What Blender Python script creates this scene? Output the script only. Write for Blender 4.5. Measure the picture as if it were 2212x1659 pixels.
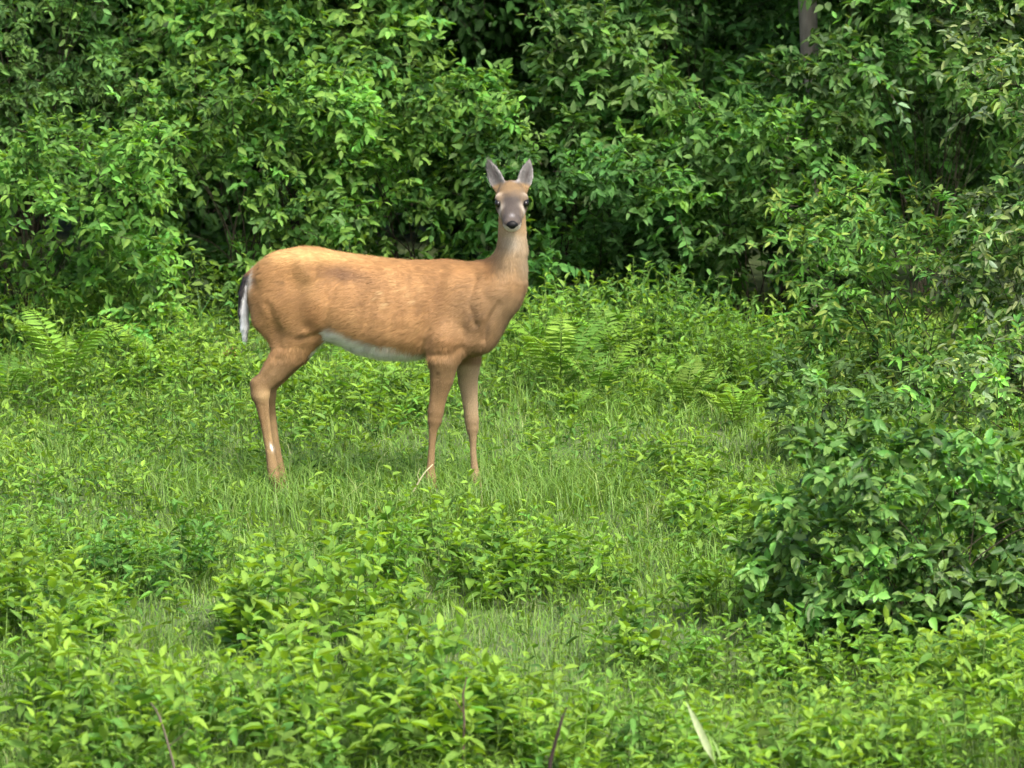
import bpy, math, random
import numpy as np
from mathutils import Matrix, Vector

rng = np.random.default_rng(7)
random.seed(7)
R = math.radians
for o in list(bpy.data.objects):
    bpy.data.objects.remove(o, do_unlink=True)
scene = bpy.context.scene
COL = scene.collection

# ------------------------------------------------------------------ camera
PITCH = R(10.0)
DIST = 30.0
PPM = 520.0                      # photo (2212 px wide) pixels per metre at the deer
TARGET = Vector((0, 0, 0.4403))
cam_d = bpy.data.cameras.new('camera')
cam = bpy.data.objects.new('camera', cam_d)
COL.objects.link(cam)
CAM = TARGET + Vector((0, -DIST * math.cos(PITCH), DIST * math.sin(PITCH)))
cam.location = CAM
cam.rotation_euler = (R(90) - PITCH, 0, 0)
cam_d.sensor_width = 36
cam_d.lens = 36 * DIST / (2212 / PPM)
cam_d.clip_start = 0.5
cam_d.clip_end = 2000
cam_d.dof.use_dof = True
cam_d.dof.focus_distance = 30.0
cam_d.dof.aperture_fstop = 6
scene.camera = cam

# ------------------------------------------------------------------ sky, sun
SUN_DIR = Vector((0.30, -0.50, 0.81)).normalized()      # towards the sun
w = bpy.data.worlds.new('World')
scene.world = w
w.use_nodes = True
nt = w.node_tree
nt.nodes.clear()
sky = nt.nodes.new('ShaderNodeTexSky')
sky.sky_type = 'NISHITA'
sky.sun_disc = False
sky.sun_elevation = math.asin(SUN_DIR.z)
sky.sun_rotation = math.atan2(SUN_DIR.x, SUN_DIR.y)
sky.dust_density = 6.0
bg = nt.nodes.new('ShaderNodeBackground')
bg.inputs[1].default_value = 0.15
wo = nt.nodes.new('ShaderNodeOutputWorld')
nt.links.new(sky.outputs[0], bg.inputs[0])
nt.links.new(bg.outputs[0], wo.inputs[0])
sd = bpy.data.lights.new('sun', 'SUN')
sd.energy = 2.35
sd.angle = R(12.0)
sd.color = (1.0, 0.955, 0.88)
sun = bpy.data.objects.new('sun', sd)
COL.objects.link(sun)
sun.rotation_euler = (-SUN_DIR).to_track_quat('-Z', 'Y').to_euler()
scene.view_settings.view_transform = 'Standard'
scene.view_settings.look = 'None'
scene.view_settings.exposure = 1.38
scene.view_settings.gamma = 1.0
scene.cycles.max_bounces = 6
scene.cycles.transmission_bounces = 4
scene.cycles.diffuse_bounces = 4
scene.cycles.glossy_bounces = 2
scene.cycles.adaptive_threshold = 0.03

# ------------------------------------------------------------------ helpers
TP = math.tan(PITCH)


def at(px, py, y):
    """point on the plane Y=y seen at photo pixel (px,py) (2212x1659 frame)"""
    u = (px - 1106) / PPM / DIST
    v = (829.5 - py) / PPM / DIST
    f = np.array([0, math.cos(PITCH), -math.sin(PITCH)])
    up = np.array([0, math.sin(PITCH), math.cos(PITCH)])
    d = f + up * v + np.array([u, 0, 0])
    t = (y - CAM.y) / d[1]
    return np.array(CAM) + d * t


def gz(x, y):
    x = np.asarray(x, float); y = np.asarray(y, float)
    b = 0.035 * np.sin(1.3 * x + 0.7 * y) + 0.025 * np.sin(2.9 * x - 1.7 * y + 1.0) + 0.03 * np.sin(0.6 * y + 2)
    m = np.clip((np.hypot((x + .5) / 1.0, y / 0.6) - 0.8) / 1.5, 0, 1)
    far = np.clip((np.hypot(x, y) - 12) / 30, 0, 1)
    return -0.05 + b * m * (1 - far)


def ground_at(px, py):
    """ground point under a photo pixel"""
    lo, hi = -20.0, 40.0
    for _ in range(60):
        mid = (lo + hi) / 2
        p = at(px, py, mid)
        if p[2] > gz(p[0], p[1]): lo = mid
        else: hi = mid
    p = at(px, py, lo)
    return np.array([p[0], p[1], float(gz(p[0], p[1]))])


def nrm(a):
    return a / np.maximum(np.linalg.norm(a, axis=-1, keepdims=True), 1e-9)


def mk_mesh(name, V, T, col=None, mat=None, smooth=True):
    me = bpy.data.meshes.new(name)
    V = np.ascontiguousarray(V, np.float32); T = np.ascontiguousarray(T, np.int32)
    me.vertices.add(len(V)); me.vertices.foreach_set('co', V.ravel())
    k = T.shape[1]
    me.loops.add(T.size); me.loops.foreach_set('vertex_index', T.ravel())
    me.polygons.add(len(T)); me.polygons.foreach_set('loop_start', np.arange(len(T), dtype=np.int32) * k)
    if smooth: me.polygons.foreach_set('use_smooth', np.ones(len(T), bool))
    me.update(calc_edges=True)
    if col is not None:
        c = np.ones((len(V), 4), np.float32); c[:, :3] = col
        a = me.attributes.new('Col', 'FLOAT_COLOR', 'POINT'); a.data.foreach_set('color', c.ravel())
    if mat: me.materials.append(mat)
    return me


def obj(name, me, parent=None, **kw):
    o = bpy.data.objects.new(name, me); COL.objects.link(o)
    if parent is not None: o.parent = parent
    for k, v in kw.items(): o[k] = v
    return o


def thing(name, label, cat, loc, group=None):
    o = bpy.data.objects.new(name, None); COL.objects.link(o)
    o.empty_display_size = .1
    o.location = loc; o['label'] = label; o['category'] = cat
    if group: o['group'] = group
    return o


class Geo:
    """collects vertices, triangles and point colours"""
    def __init__(s): s.V = []; s.T = []; s.C = []; s.n = 0
    def add(s, V, T, C):
        V = np.asarray(V).reshape(-1, 3); T = np.asarray(T).reshape(-1, 3)
        C = np.broadcast_to(np.asarray(C, float), V.shape)
        s.V.append(V); s.T.append(T + s.n); s.C.append(C); s.n += len(V)
    def mesh(s, name, mat, origin=(0, 0, 0)):
        return mk_mesh(name, np.concatenate(s.V) - np.asarray(origin), np.concatenate(s.T), np.concatenate(s.C), mat)


LT = np.array([0.0, .28, .28, .34, .62, .62, .68, 1.0])
LS = np.array([0, -.44, .44, 0, -.40, .40, 0, 0.0])
LF = np.array([[0, 1, 3], [0, 3, 2], [1, 4, 6], [1, 6, 3], [3, 6, 5], [3, 5, 2], [4, 7, 6], [6, 7, 5]])


LT4 = np.array([0.0, .27, .27, .64, .64, 1.0])
LS4 = np.array([0, -.44, .44, -.40, .40, 0.0])
LF4 = np.array([[0, 1, 3], [0, 3, 5], [0, 5, 4], [0, 4, 2]])


def leaf_verts(P, D, N, L, W, fold, curl, LT, LS):
    """P,D,N (n,3); L,W,fold,curl (n,) -> verts (n,k,3)"""
    D = nrm(D); S = nrm(np.cross(N, D)); N = np.cross(D, S)
    t = LT[None, :]; s = LS[None, :]
    h = fold[:, None] * np.abs(s) * W[:, None] - curl[:, None] * t ** 2 * L[:, None]
    return (P[:, None] + D[:, None] * (t * L[:, None])[..., None]
            + S[:, None] * (s * W[:, None])[..., None] + N[:, None] * h[..., None])


def add_leaves(g, P, D, N, L, W, C, fold=None, curl=None, fine=False):
    n = len(P)
    if n == 0: return
    L = np.broadcast_to(np.asarray(L, float), (n,)); W = np.broadcast_to(np.asarray(W, float), (n,))
    if fold is None: fold = rng.uniform(.15, .7, n)
    if curl is None: curl = rng.uniform(-.1, .6, n)
    lt, ls, lf = (LT, LS, LF) if fine else (LT4, LS4, LF4)
    V = leaf_verts(P, D, N, L, W, fold, curl, lt, ls)
    T = lf[None] + (np.arange(n) * len(lt))[:, None, None]
    C = np.repeat(np.broadcast_to(C, (n, 3)), len(lt), axis=0)
    g.add(V, T, C)


def add_tubes(g, P, r, C, sides=4):
    """P (n,k,3) paths, r (n,k) radii"""
    P = np.asarray(P, float); r = np.asarray(r, float)
    n, k, _ = P.shape
    d = nrm(np.gradient(P, axis=1))
    ref = np.where(np.abs(d[..., 2:3]) > .9, np.array([1., 0, 0]), np.array([0, 0, 1.]))
    a = nrm(np.cross(d, ref)); b = np.cross(d, a)
    ang = np.arange(sides) * 2 * math.pi / sides
    V = (P[:, :, None] + r[:, :, None, None] * (a[:, :, None] * np.cos(ang)[None, None, :, None]
                                               + b[:, :, None] * np.sin(ang)[None, None, :, None]))
    i, j, q = np.meshgrid(np.arange(n), np.arange(k - 1), np.arange(sides), indexing='ij')
    b0 = (i * k + j) * sides; b1 = b0 + sides; q1 = (q + 1) % sides
    T = np.stack([np.stack([b0 + q, b0 + q1, b1 + q1], -1), np.stack([b0 + q, b1 + q1, b1 + q], -1)], 3)
    if np.ndim(C) == 2: C = np.repeat(C, k * sides, axis=0)
    g.add(V, T, C)


def curve_pts(a, b, k, bend):
    t = np.linspace(0, 1, k)[None, :, None]
    a = np.atleast_2d(a)[:, None]; b = np.atleast_2d(b)[:, None]; bend = np.atleast_2d(bend)[:, None]
    return a + (b - a) * t + bend * (4 * t * (1 - t))


# ------------------------------------------------------------------ materials
def new_mat(name):
    m = bpy.data.materials.new(name); m.use_nodes = True
    n = m.node_tree; n.nodes.clear()
    out = n.nodes.new('ShaderNodeOutputMaterial')
    return m, n, out


def leaf_mat(name, trans=.38, rough=.6, spec=.16, nscale=60):
    m, n, out = new_mat(name)
    at_ = n.nodes.new('ShaderNodeAttribute'); at_.attribute_name = 'Col'
    tc = n.nodes.new('ShaderNodeTexCoord')
    no = n.nodes.new('ShaderNodeTexNoise'); no.inputs['Scale'].default_value = nscale; no.inputs['Detail'].default_value = 2
    n.links.new(tc.outputs['Object'], no.inputs['Vector'])
    mr = n.nodes.new('ShaderNodeMapRange'); mr.inputs[3].default_value = .72; mr.inputs[4].default_value = 1.28
    n.links.new(no.outputs[0], mr.inputs[0])
    hs = n.nodes.new('ShaderNodeHueSaturation')
    n.links.new(mr.outputs[0], hs.inputs['Value']); n.links.new(at_.outputs['Color'], hs.inputs['Color'])
    bs = n.nodes.new('ShaderNodeBsdfPrincipled')
    bs.inputs['Roughness'].default_value = rough
    bs.inputs['Specular IOR Level'].default_value = spec
    n.links.new(hs.outputs[0], bs.inputs['Base Color'])
    tr = n.nodes.new('ShaderNodeBsdfTranslucent')
    mx = n.nodes.new('ShaderNodeMix'); mx.data_type = 'RGBA'; mx.blend_type = 'MULTIPLY'
    mx.inputs[0].default_value = 1.0; mx.inputs[7].default_value = (1.75, 1.65, .4, 1)
    n.links.new(hs.outputs[0], mx.inputs[6]); n.links.new(mx.outputs[2], tr.inputs[0])
    ms = n.nodes.new('ShaderNodeMixShader'); ms.inputs[0].default_value = trans
    n.links.new(bs.outputs[0], ms.inputs[1]); n.links.new(tr.outputs[0], ms.inputs[2])
    n.links.new(ms.outputs[0], out.inputs[0])
    return m


def attr_mat(name, rough=.85, spec=.2, nscale=40, lo=.75, hi=1.2, bump=0.0, stretch=(1, 1, 1), sheen=0.0):
    m, n, out = new_mat(name)
    at_ = n.nodes.new('ShaderNodeAttribute'); at_.attribute_name = 'Col'
    tc = n.nodes.new('ShaderNodeTexCoord'); mp = n.nodes.new('ShaderNodeMapping'); mp.inputs['Scale'].default_value = stretch
    no = n.nodes.new('ShaderNodeTexNoise'); no.inputs['Scale'].default_value = nscale; no.inputs['Detail'].default_value = 4
    n.links.new(tc.outputs['Object'], mp.inputs[0]); n.links.new(mp.outputs[0], no.inputs['Vector'])
    mr = n.nodes.new('ShaderNodeMapRange'); mr.inputs[1].default_value = .25; mr.inputs[2].default_value = .75
    mr.inputs[3].default_value = lo; mr.inputs[4].default_value = hi
    n.links.new(no.outputs[0], mr.inputs[0])
    hs = n.nodes.new('ShaderNodeHueSaturation')
    n.links.new(mr.outputs[0], hs.inputs['Value']); n.links.new(at_.outputs['Color'], hs.inputs['Color'])
    bs = n.nodes.new('ShaderNodeBsdfPrincipled')
    bs.inputs['Roughness'].default_value = rough; bs.inputs['Specular IOR Level'].default_value = spec
    bs.inputs['Sheen Weight'].default_value = sheen
    n.links.new(hs.outputs[0], bs.inputs['Base Color'])
    if bump:
        bp = n.nodes.new('ShaderNodeBump'); bp.inputs['Strength'].default_value = bump; bp.inputs['Distance'].default_value = .01
        n.links.new(no.outputs[0], bp.inputs['Height']); n.links.new(bp.outputs[0], bs.inputs['Normal'])
    n.links.new(bs.outputs[0], out.inputs[0])
    return m


M_LEAF = leaf_mat('leaf')
M_LEAF_GLOSS = leaf_mat('leaf_glossy', trans=.32, rough=.5, spec=.28)
M_GRASS = leaf_mat('grass_blade', trans=.36, rough=.5, spec=.35, nscale=8)
M_BARK = attr_mat('bark', .9, .15, 30, .6, 1.3, .6, (1, 1, .25))
M_COAT = attr_mat('deer_coat', .85, .12, 22, .86, 1.1, .15, (1, 1, 1.3), sheen=.05)
M_FUR = attr_mat('deer_fur', .7, .25, 10, .85, 1.15)


def plain_mat(name, col, rough, spec=.5, coat=0):
    m, n, out = new_mat(name)
    bs = n.nodes.new('ShaderNodeBsdfPrincipled')
    no = n.nodes.new('ShaderNodeTexNoise'); no.inputs['Scale'].default_value = 120
    rp = n.nodes.new('ShaderNodeValToRGB')
    rp.color_ramp.elements[0].color = (*[c * .7 for c in col], 1); rp.color_ramp.elements[1].color = (*[c * 1.3 for c in col], 1)
    n.links.new(no.outputs[0], rp.inputs[0]); n.links.new(rp.outputs[0], bs.inputs['Base Color'])
    bs.inputs['Roughness'].default_value = rough; bs.inputs['Specular IOR Level'].default_value = spec
    bs.inputs['Coat Weight'].default_value = coat
    n.links.new(bs.outputs[0], out.inputs[0])
    return m


M_EYE = plain_mat('eye', (.005, .004, .003), .25, .3, 0)
M_NOSE = plain_mat('nose', (.0035, .0035, .004), .5, .15)
M_HOOF = plain_mat('hoof', (.03, .025, .02), .5)

# ground
m, n, out = new_mat('soil_and_litter')
tc = n.nodes.new('ShaderNodeTexCoord')
no = n.nodes.new('ShaderNodeTexNoise'); no.inputs['Scale'].default_value = 9; no.inputs['Detail'].default_value = 8
n.links.new(tc.outputs['Object'], no.inputs['Vector'])
rp = n.nodes.new('ShaderNodeValToRGB')
e = rp.color_ramp.elements
e[0].position = .3; e[0].color = (.03, .05, .014, 1); e[1].position = .72; e[1].color = (.085, .12, .035, 1)
x_ = e.new(.5); x_.color = (.055, .085, .022, 1)
n.links.new(no.outputs[0], rp.inputs[0])
bs = n.nodes.new('ShaderNodeBsdfPrincipled'); bs.inputs['Roughness'].default_value = .95
n.links.new(rp.outputs[0], bs.inputs['Base Color'])
bp = n.nodes.new('ShaderNodeBump'); bp.inputs['Strength'].default_value = .8; bp.inputs['Distance'].default_value = .03
n.links.new(no.outputs[0], bp.inputs['Height']); n.links.new(bp.outputs[0], bs.inputs['Normal'])
n.links.new(bs.outputs[0], out.inputs[0])
M_GROUND = m

# ------------------------------------------------------------------ ground
ax = np.unique(np.concatenate([np.linspace(-8, 8, 90), np.sign(np.linspace(-1, 1, 41)) * (8 + 392 * np.abs(np.linspace(-1, 1, 41)) ** 2)]))
X, Y = np.meshgrid(ax, ax, indexing='ij')
V = np.stack([X, Y, gz(X, Y)], -1).reshape(-1, 3)
k = len(ax)
i, j = np.meshgrid(np.arange(k - 1), np.arange(k - 1), indexing='ij')
a = (i * k + j).ravel()
T = np.stack([a, a + k, a + k + 1, a + 1], -1)
obj('ground', mk_mesh('ground', V, T, None, M_GROUND), kind='structure')

# ------------------------------------------------------------------ the deer
def DX(cx): return -1.2385 + .0009206 * np.asarray(cx, float)
def DZ(cy, y): return 1.4678 - .0009346 * np.asarray(cy, float) - np.asarray(y, float) * TP
CU = .0009206


def yc(x): return -.10 - .19 * np.asarray(x, float)


def dp(cx, cy, y): return np.array([DX(cx), y, DZ(cy, y)], float)


class SDF:
    def __init__(s, lo, hi, h):
        s.lo = np.array(lo, float); s.h = h
        s.n = np.ceil((np.array(hi) - s.lo) / h).astype(int) + 1
        s.f = np.full(s.n, 1.0, np.float32)
    def region(s, lo, hi):
        a = np.clip(np.floor((np.array(lo) - s.lo) / s.h).astype(int), 0, s.n - 1)
        b = np.clip(np.ceil((np.array(hi) - s.lo) / s.h).astype(int) + 1, 1, s.n)
        g = [s.lo[q] + s.h * np.arange(a[q], b[q]) for q in range(3)]
        sl = tuple(slice(a[q], b[q]) for q in range(3))
        return sl, np.meshgrid(*[x.astype(np.float32) for x in g], indexing='ij', sparse=True)
    def blend(s, sl, d, k):
        f = s.f[sl]
        if k <= 0: s.f[sl] = np.minimum(f, d); return
        hh = np.clip(.5 + .5 * (f - d) / k, 0, 1)
        s.f[sl] = f * (1 - hh) + d * hh - k * hh * (1 - hh)
    def carve(s, sl, d, k):
        f = s.f[sl]; hh = np.clip(.5 - .5 * (f + d) / k, 0, 1)
        s.f[sl] = f * (1 - hh) - d * hh + k * hh * (1 - hh)
    def chain(s, pts, rad, k, sy=1.0):
        """tapered limb; sy<1 makes it thinner sideways"""
        pts = [np.asarray(p, float) for p in pts]; pad = max(rad) + k + .02
        lo = np.min(pts, 0) - pad; hi = np.max(pts, 0) + pad
        sl, (x, y, z) = s.region(lo, hi)
        best = None
        for (a, b, ra, rb) in zip(pts[:-1], pts[1:], rad[:-1], rad[1:]):
            d = b - a; q = d * np.array([1, 1 / sy, 1]); L2 = (q * q).sum()
            px, py, pz = x - a[0], (y - a[1]) / sy, z - a[2]
            t = np.clip((px * q[0] + py * q[1] + pz * q[2]) / L2, 0, 1)
            r = ra + (rb - ra) * t
            dd = np.sqrt((px - t * q[0]) ** 2 + (py - t * q[1]) ** 2 + (pz - t * q[2]) ** 2) - r
            if best is None: best = dd
            else:
                kk = .005; hh = np.clip(.5 + .5 * (best - dd) / kk, 0, 1)
                best = best * (1 - hh) + dd * hh - kk * hh * (1 - hh)
        s.blend(sl, best, k)
    def ell(s, c, rad, k, axes=None, carve=False):
        c = np.asarray(c, float); pad = max(rad) + k + .01
        sl, (x, y, z) = s.region(c - pad, c + pad)
        px, py, pz = x - c[0], y - c[1], z - c[2]
        if axes is None: q = (px, py, pz)
        else: q = tuple(px * A[0] + py * A[1] + pz * A[2] for A in axes)
        k0 = np.sqrt(sum((q[i] / rad[i]) ** 2 for i in range(3)))
        k1 = np.sqrt(sum((q[i] / rad[i] ** 2) ** 2 for i in range(3)))
        d = k0 * (k0 - 1) / np.maximum(k1, 1e-6)
        (s.carve if carve else s.blend)(sl, d, k)
    def mesh(s):
        f = s.f; nx, ny, nz = f.shape
        neg = f < 0
        idx = -np.ones((nx - 1, ny - 1, nz - 1), np.int32)
        cs = np.zeros((nx - 1, ny - 1, nz - 1), np.int8)
        for dx in (0, 1):
            for dy in (0, 1):
                for dz in (0, 1):
                    cs += neg[dx:nx - 1 + dx, dy:ny - 1 + dy, dz:nz - 1 + dz]
        act = (cs > 0) & (cs < 8)
        ii = np.argwhere(act); idx[act] = np.arange(len(ii))
        acc = np.zeros((len(ii), 3)); cnt = np.zeros(len(ii))
        C = [(p, q, r) for p in (0, 1) for q in (0, 1) for r in (0, 1)]
        val = {c: f[ii[:, 0] + c[0], ii[:, 1] + c[1], ii[:, 2] + c[2]] for c in C}
        for c in C:
            for axx in range(3):
                if c[axx] == 0:
                    d = list(c); d[axx] = 1; d = tuple(d)
                    u, v = val[c], val[d]; mk = (u < 0) != (v < 0)
                    t = np.where(mk, u / np.where(mk, u - v, 1), 0)
                    p = np.tile(np.array(c, float), (len(ii), 1)); p[:, axx] = t
                    acc[mk] += p[mk]; cnt[mk] += 1
        V = (ii + acc / np.maximum(cnt, 1)[:, None]) * s.h + s.lo
        F = []
        for axx in range(3):
            b, c = [(1, 2), (2, 0), (0, 1)][axx]
            sa = [slice(None)] * 3; sb = [slice(None)] * 3
            sa[axx] = slice(0, -1); sb[axx] = slice(1, None)
            na, nb = neg[tuple(sa)], neg[tuple(sb)]
            e = np.argwhere(na != nb)
            e = e[(e[:, b] > 0) & (e[:, c] > 0) & (e[:, b] < f.shape[b] - 1) & (e[:, c] < f.shape[c] - 1)]
            fl = na[e[:, 0], e[:, 1], e[:, 2]]
            def I(db, dc):
                q = e.copy(); q[:, b] += db; q[:, c] += dc
                return idx[q[:, 0], q[:, 1], q[:, 2]]
            quad = np.stack([I(-1, -1), I(0, -1), I(0, 0), I(-1, 0)], -1)
            quad[~fl] = quad[~fl][:, ::-1]
            F.append(quad)
        F = np.concatenate(F); F = F[(F >= 0).all(1)]
        return V, F


def relax(V, F, it=2, lam=.5):
    for _ in range(it):
        acc = np.zeros_like(V); cnt = np.zeros(len(V))
        for a in range(4):
            for b in ((a + 1) % 4, (a - 1) % 4):
                np.add.at(acc, F[:, a], V[F[:, b]]); np.add.at(cnt, F[:, a], 1)
        V = V + lam * (acc / np.maximum(cnt, 1)[:, None] - V)
    return V


def vnormals(V, F):
    fn = np.cross(V[F[:, 2]] - V[F[:, 0]], V[F[:, 3]] - V[F[:, 1]])
    N = np.zeros_like(V)
    for a in range(4): np.add.at(N, F[:, a], fn)
    return nrm(N)


S = SDF((-1.20, -.46, -.075), (.14, .36, 1.47), .0055)
# torso: (cx, top cy, bottom cy, half width)
TOR = np.array([
    (150, 655, 700, .015), (158, 612, 752, .055), (175, 575, 790, .085), (205, 547, 830, .112), (260, 517, 868, .136), (330, 495, 885, .15),
    (400, 484, 885, .158), (480, 489, 893, .163), (560, 505, 920, .172), (640, 517, 955, .185), (750, 531, 982, .195),
    (870, 544, 986, .19), (960, 545, 976, .178), (1050, 541, 984, .165), (1130, 549, 980, .155), (1200, 560, 952, .142),
    (1250, 580, 900, .118), (1295, 615, 825, .088), (1325, 660, 755, .05), (1342, 690, 715, .015)], float)
sl, (x, y, z) = S.region((-1.2, -.4, .45), (.1, .36, 1.15))
cx = (x + 1.2385) / CU
tx = TOR[:, 0]
from_y = yc(x)
top = np.interp(cx, tx, TOR[:, 1]); bot = np.interp(cx, tx, TOR[:, 2]); hw = np.interp(cx, tx, TOR[:, 3])
ztop = 1.4678 - .0009346 * top - from_y * TP; zbot = 1.4678 - .0009346 * bot - from_y * TP
zm = zbot + (ztop - zbot) * .46
hz = np.where(z > zm, ztop - zm, zm - zbot)
sz = (z - zm) / hz
wy = hw * (1 - .16 * np.clip(sz, 0, 1))
q = (np.abs(sz) ** 2.2 + np.abs((y - from_y) / wy) ** 2.1) ** (1 / 2.15)
d = (q - 1) * np.minimum(hw, hz) * .8
d = np.maximum(d, np.maximum(150 - cx, cx - 1342) * CU)
S.blend(sl, d.astype(np.float32), 0)
# neck
yn = -.115
S.chain([dp(1205, 730, yn + .01), dp(1262, 680, yn), dp(1300, 632, yn), dp(1324, 585, yn - .005), dp(1347, 500, yn - .005), dp(1347, 420, yn - .01), dp(1345, 330, yn - .01)],
        [.137, .123, .102, .084, .063, .057, .054], .05)
S.chain([dp(1215, 820, -.14), dp(1262, 745, -.14), dp(1310, 665, -.135)], [.082, .075, .075], .05)
# near shoulder and front leg
yb = float(yc(-.2))
def leg(pts, rads, ys, k, sy=1.0):
    S.chain([dp(px, py, yy) for (px, py), yy in zip(pts, ys)], [r * CU for r in rads], k, sy)
NF = -.185
leg([(1120, 700), (1140, 800), (1070, 905)], [85, 105, 92], [yb - .075, yb - .095, yb - .105], .032, .68)
leg([(1062, 900), (1040, 985), (1031, 1075), (1014, 1160), (1003, 1222), (998, 1262), (990, 1310), (984, 1400), (979, 1480), (981, 1520), (988, 1560), (994, 1592)],
    [90, 72, 53, 38, 36, 32, 19, 15, 18, 24, 18, 22], [NF, NF, NF + .01, NF + .015, NF + .015, NF + .015, NF + .015, NF + .015, NF + .015, NF + .015, NF + .01, NF + .005], .03, .8)
FF = .02
leg([(1130, 900), (1148, 990), (1146, 1080), (1157, 1190), (1163, 1262), (1166, 1300), (1169, 1345), (1170, 1410), (1176, 1480), (1181, 1520), (1190, 1565), (1196, 1600)],
    [70, 58, 45, 34, 32, 28, 17, 14, 17, 23, 17, 21], [FF - .03, FF - .015, FF, FF, FF, FF, FF, FF, FF, FF, FF - .01, FF - .015], .03, .85)
# haunches
for side, ox, oy in ((-1, 0, 0), (1, 24, 0)):
    yh = float(yc(-.95)) + side * .085
    yl = float(yc(-.98)) + side * .075
    leg([(300, 610), (330, 720), (420, 835)], [105, 122, 86], [yh + .012 * side, yh + .014 * side, yh + .018 * side], .032, .55)
    leg([(232, 690), (262, 790), (338, 885)], [72, 88, 80], [yh - .02 * side] * 3, .03, .6)
    o_ = ox * .25
    leg([(415 + o_, 850), (345 + o_, 952), (268 + ox * .6, 1045), (214 + ox, 1108), (208 + ox, 1140)],
        [90, 78, 55, 40, 38], [yh, yl, yl, yl, yl], .04, .62)
    leg([(192 + ox, 1098), (210 + ox, 1150), (218 + ox, 1200), (233 + ox, 1290), (250 + ox, 1400), (262 + ox, 1475), (270 + ox, 1515), (285 + ox, 1560), (297 + ox, 1598)],
        [30, 38, 29, 22, 20, 25, 29, 21, 24], [yl] * 9, .02, .85)
# hip and shoulder bones, brisket
S.ell(dp(408, 560, float(yc(-.86)) - .08), (.10, .06, .06), .06)
S.ell(dp(1205, 845, yb - .05), (.075, .09, .09), .045)
S.ell(dp(1185, 895, -.12), (.072, .10, .055), .04)
def groove(pts, r_, dep):
    for (px_, py_, yy_) in pts:
        S.ell(dp(px_, py_, yy_), (r_, r_, r_), dep, carve=True)
# head, facing the camera
NOSE = dp(1346, 384, -.36); POLL = dp(1343, 240, -.145)
ha = nrm(NOSE - POLL); hu = nrm(np.cross(ha, np.array([-1., 0, 0])))
if hu[2] < 0: hu = -hu
hr = np.cross(ha, hu); hr = hr * np.sign(hr[0])
HL = float(np.linalg.norm(NOSE - POLL))


def hp(t, u_, r_): return POLL + ha * (t * HL) + hu * u_ + hr * r_


HS = np.array([  # t, half width, half height, centre offset up
    (-.22, .018, .020, -.01), (-.14, .042, .044, -.008), (0, .056, .058, -.006), (.18, .063, .062, -.006), (.36, .066, .060, -.008), (.46, .061, .055, -.012),
    (.58, .051, .048, -.016), (.72, .043, .040, -.018), (.84, .039, .036, -.020), (.93, .036, .032, -.020), (.99, .029, .026, -.018), (1.04, .014, .013, -.016)])
c0 = (POLL + NOSE) / 2
sl, (x, y, z) = S.region(c0 - .24, c0 + .24)
px, py, pz = x - POLL[0], y - POLL[1], z - POLL[2]
tt = (px * ha[0] + py * ha[1] + pz * ha[2]) / HL
uu = px * hu[0] + py * hu[1] + pz * hu[2]
rr = px * hr[0] + py * hr[1] + pz * hr[2]
W_ = np.interp(tt, HS[:, 0], HS[:, 1]); H_ = np.interp(tt, HS[:, 0], HS[:, 2]); O_ = np.interp(tt, HS[:, 0], HS[:, 3])
q = np.sqrt((rr / W_) ** 2 + ((uu - O_) / H_) ** 2)
d = (q - 1) * np.minimum(W_, H_) * .8
d = np.maximum(d, np.maximum(-.22 - tt, tt - 1.04) * HL)
S.blend(sl, d.astype(np.float32), .02)
for s_ in (-1, 1):
    S.ell(hp(.38, .024, s_ * .052), (.026, .014, .015), .018, (ha, hu, hr))     # brow
    S.ell(hp(.46, .006, s_ * .068), (.020, .015, .012), .008, (ha, hu, hr), carve=True)  # socket
    S.ell(hp(.96, -.006, s_ * .020), (.012, .012, .012), .01)                   # nostril wing
# ears: cupped leaf-shaped shells
EARS = []
for s_, tip, base in ((-1, (1233, 100), (1300, 246)), (1, (1428, 99), (1390, 242))):
    B = dp(base[0], base[1], -.145); E = dp(tip[0], tip[1], -.150 + .015)
    ea = E - B; EL = float(np.linalg.norm(ea)); ea = ea / EL
    face = nrm(np.array([s_ * .30, -1.0, .05])); face = nrm(face - ea * (face @ ea))
    ew = np.cross(face, ea)
    EARS.append((B, ea, face, ew, EL))
    c0 = (B + E) / 2
    sl, (x, y, z) = S.region(c0 - .14, c0 + .14)
    px, py, pz = x - B[0], y - B[1], z - B[2]
    t = (px * ea[0] + py * ea[1] + pz * ea[2]) / EL
    nn = px * face[0] + py * face[1] + pz * face[2]
    ww = px * ew[0] + py * ew[1] + pz * ew[2]
    Wt = np.interp(t, [-.1, 0, .15, .35, .55, .75, .9, 1.0, 1.03], [.02, .021, .026, .033, .032, .024, .013, .004, .001])
    cup = 11 * np.clip(1.1 - t, .1, 1) * ww * ww - .012
    d = np.maximum(np.abs(nn - cup) - np.interp(t, [0, .3, 1], [.012, .006, .0048]), (np.abs(ww) - Wt) * .8)
    d = np.maximum(d, np.maximum(-.08 - t, t - 1.02) * EL)
    S.blend(sl, d.astype(np.float32), .012)
BV, BF = S.mesh()
BV = relax(BV, BF, 2, .45)
BN = vnormals(BV, BF)
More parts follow.
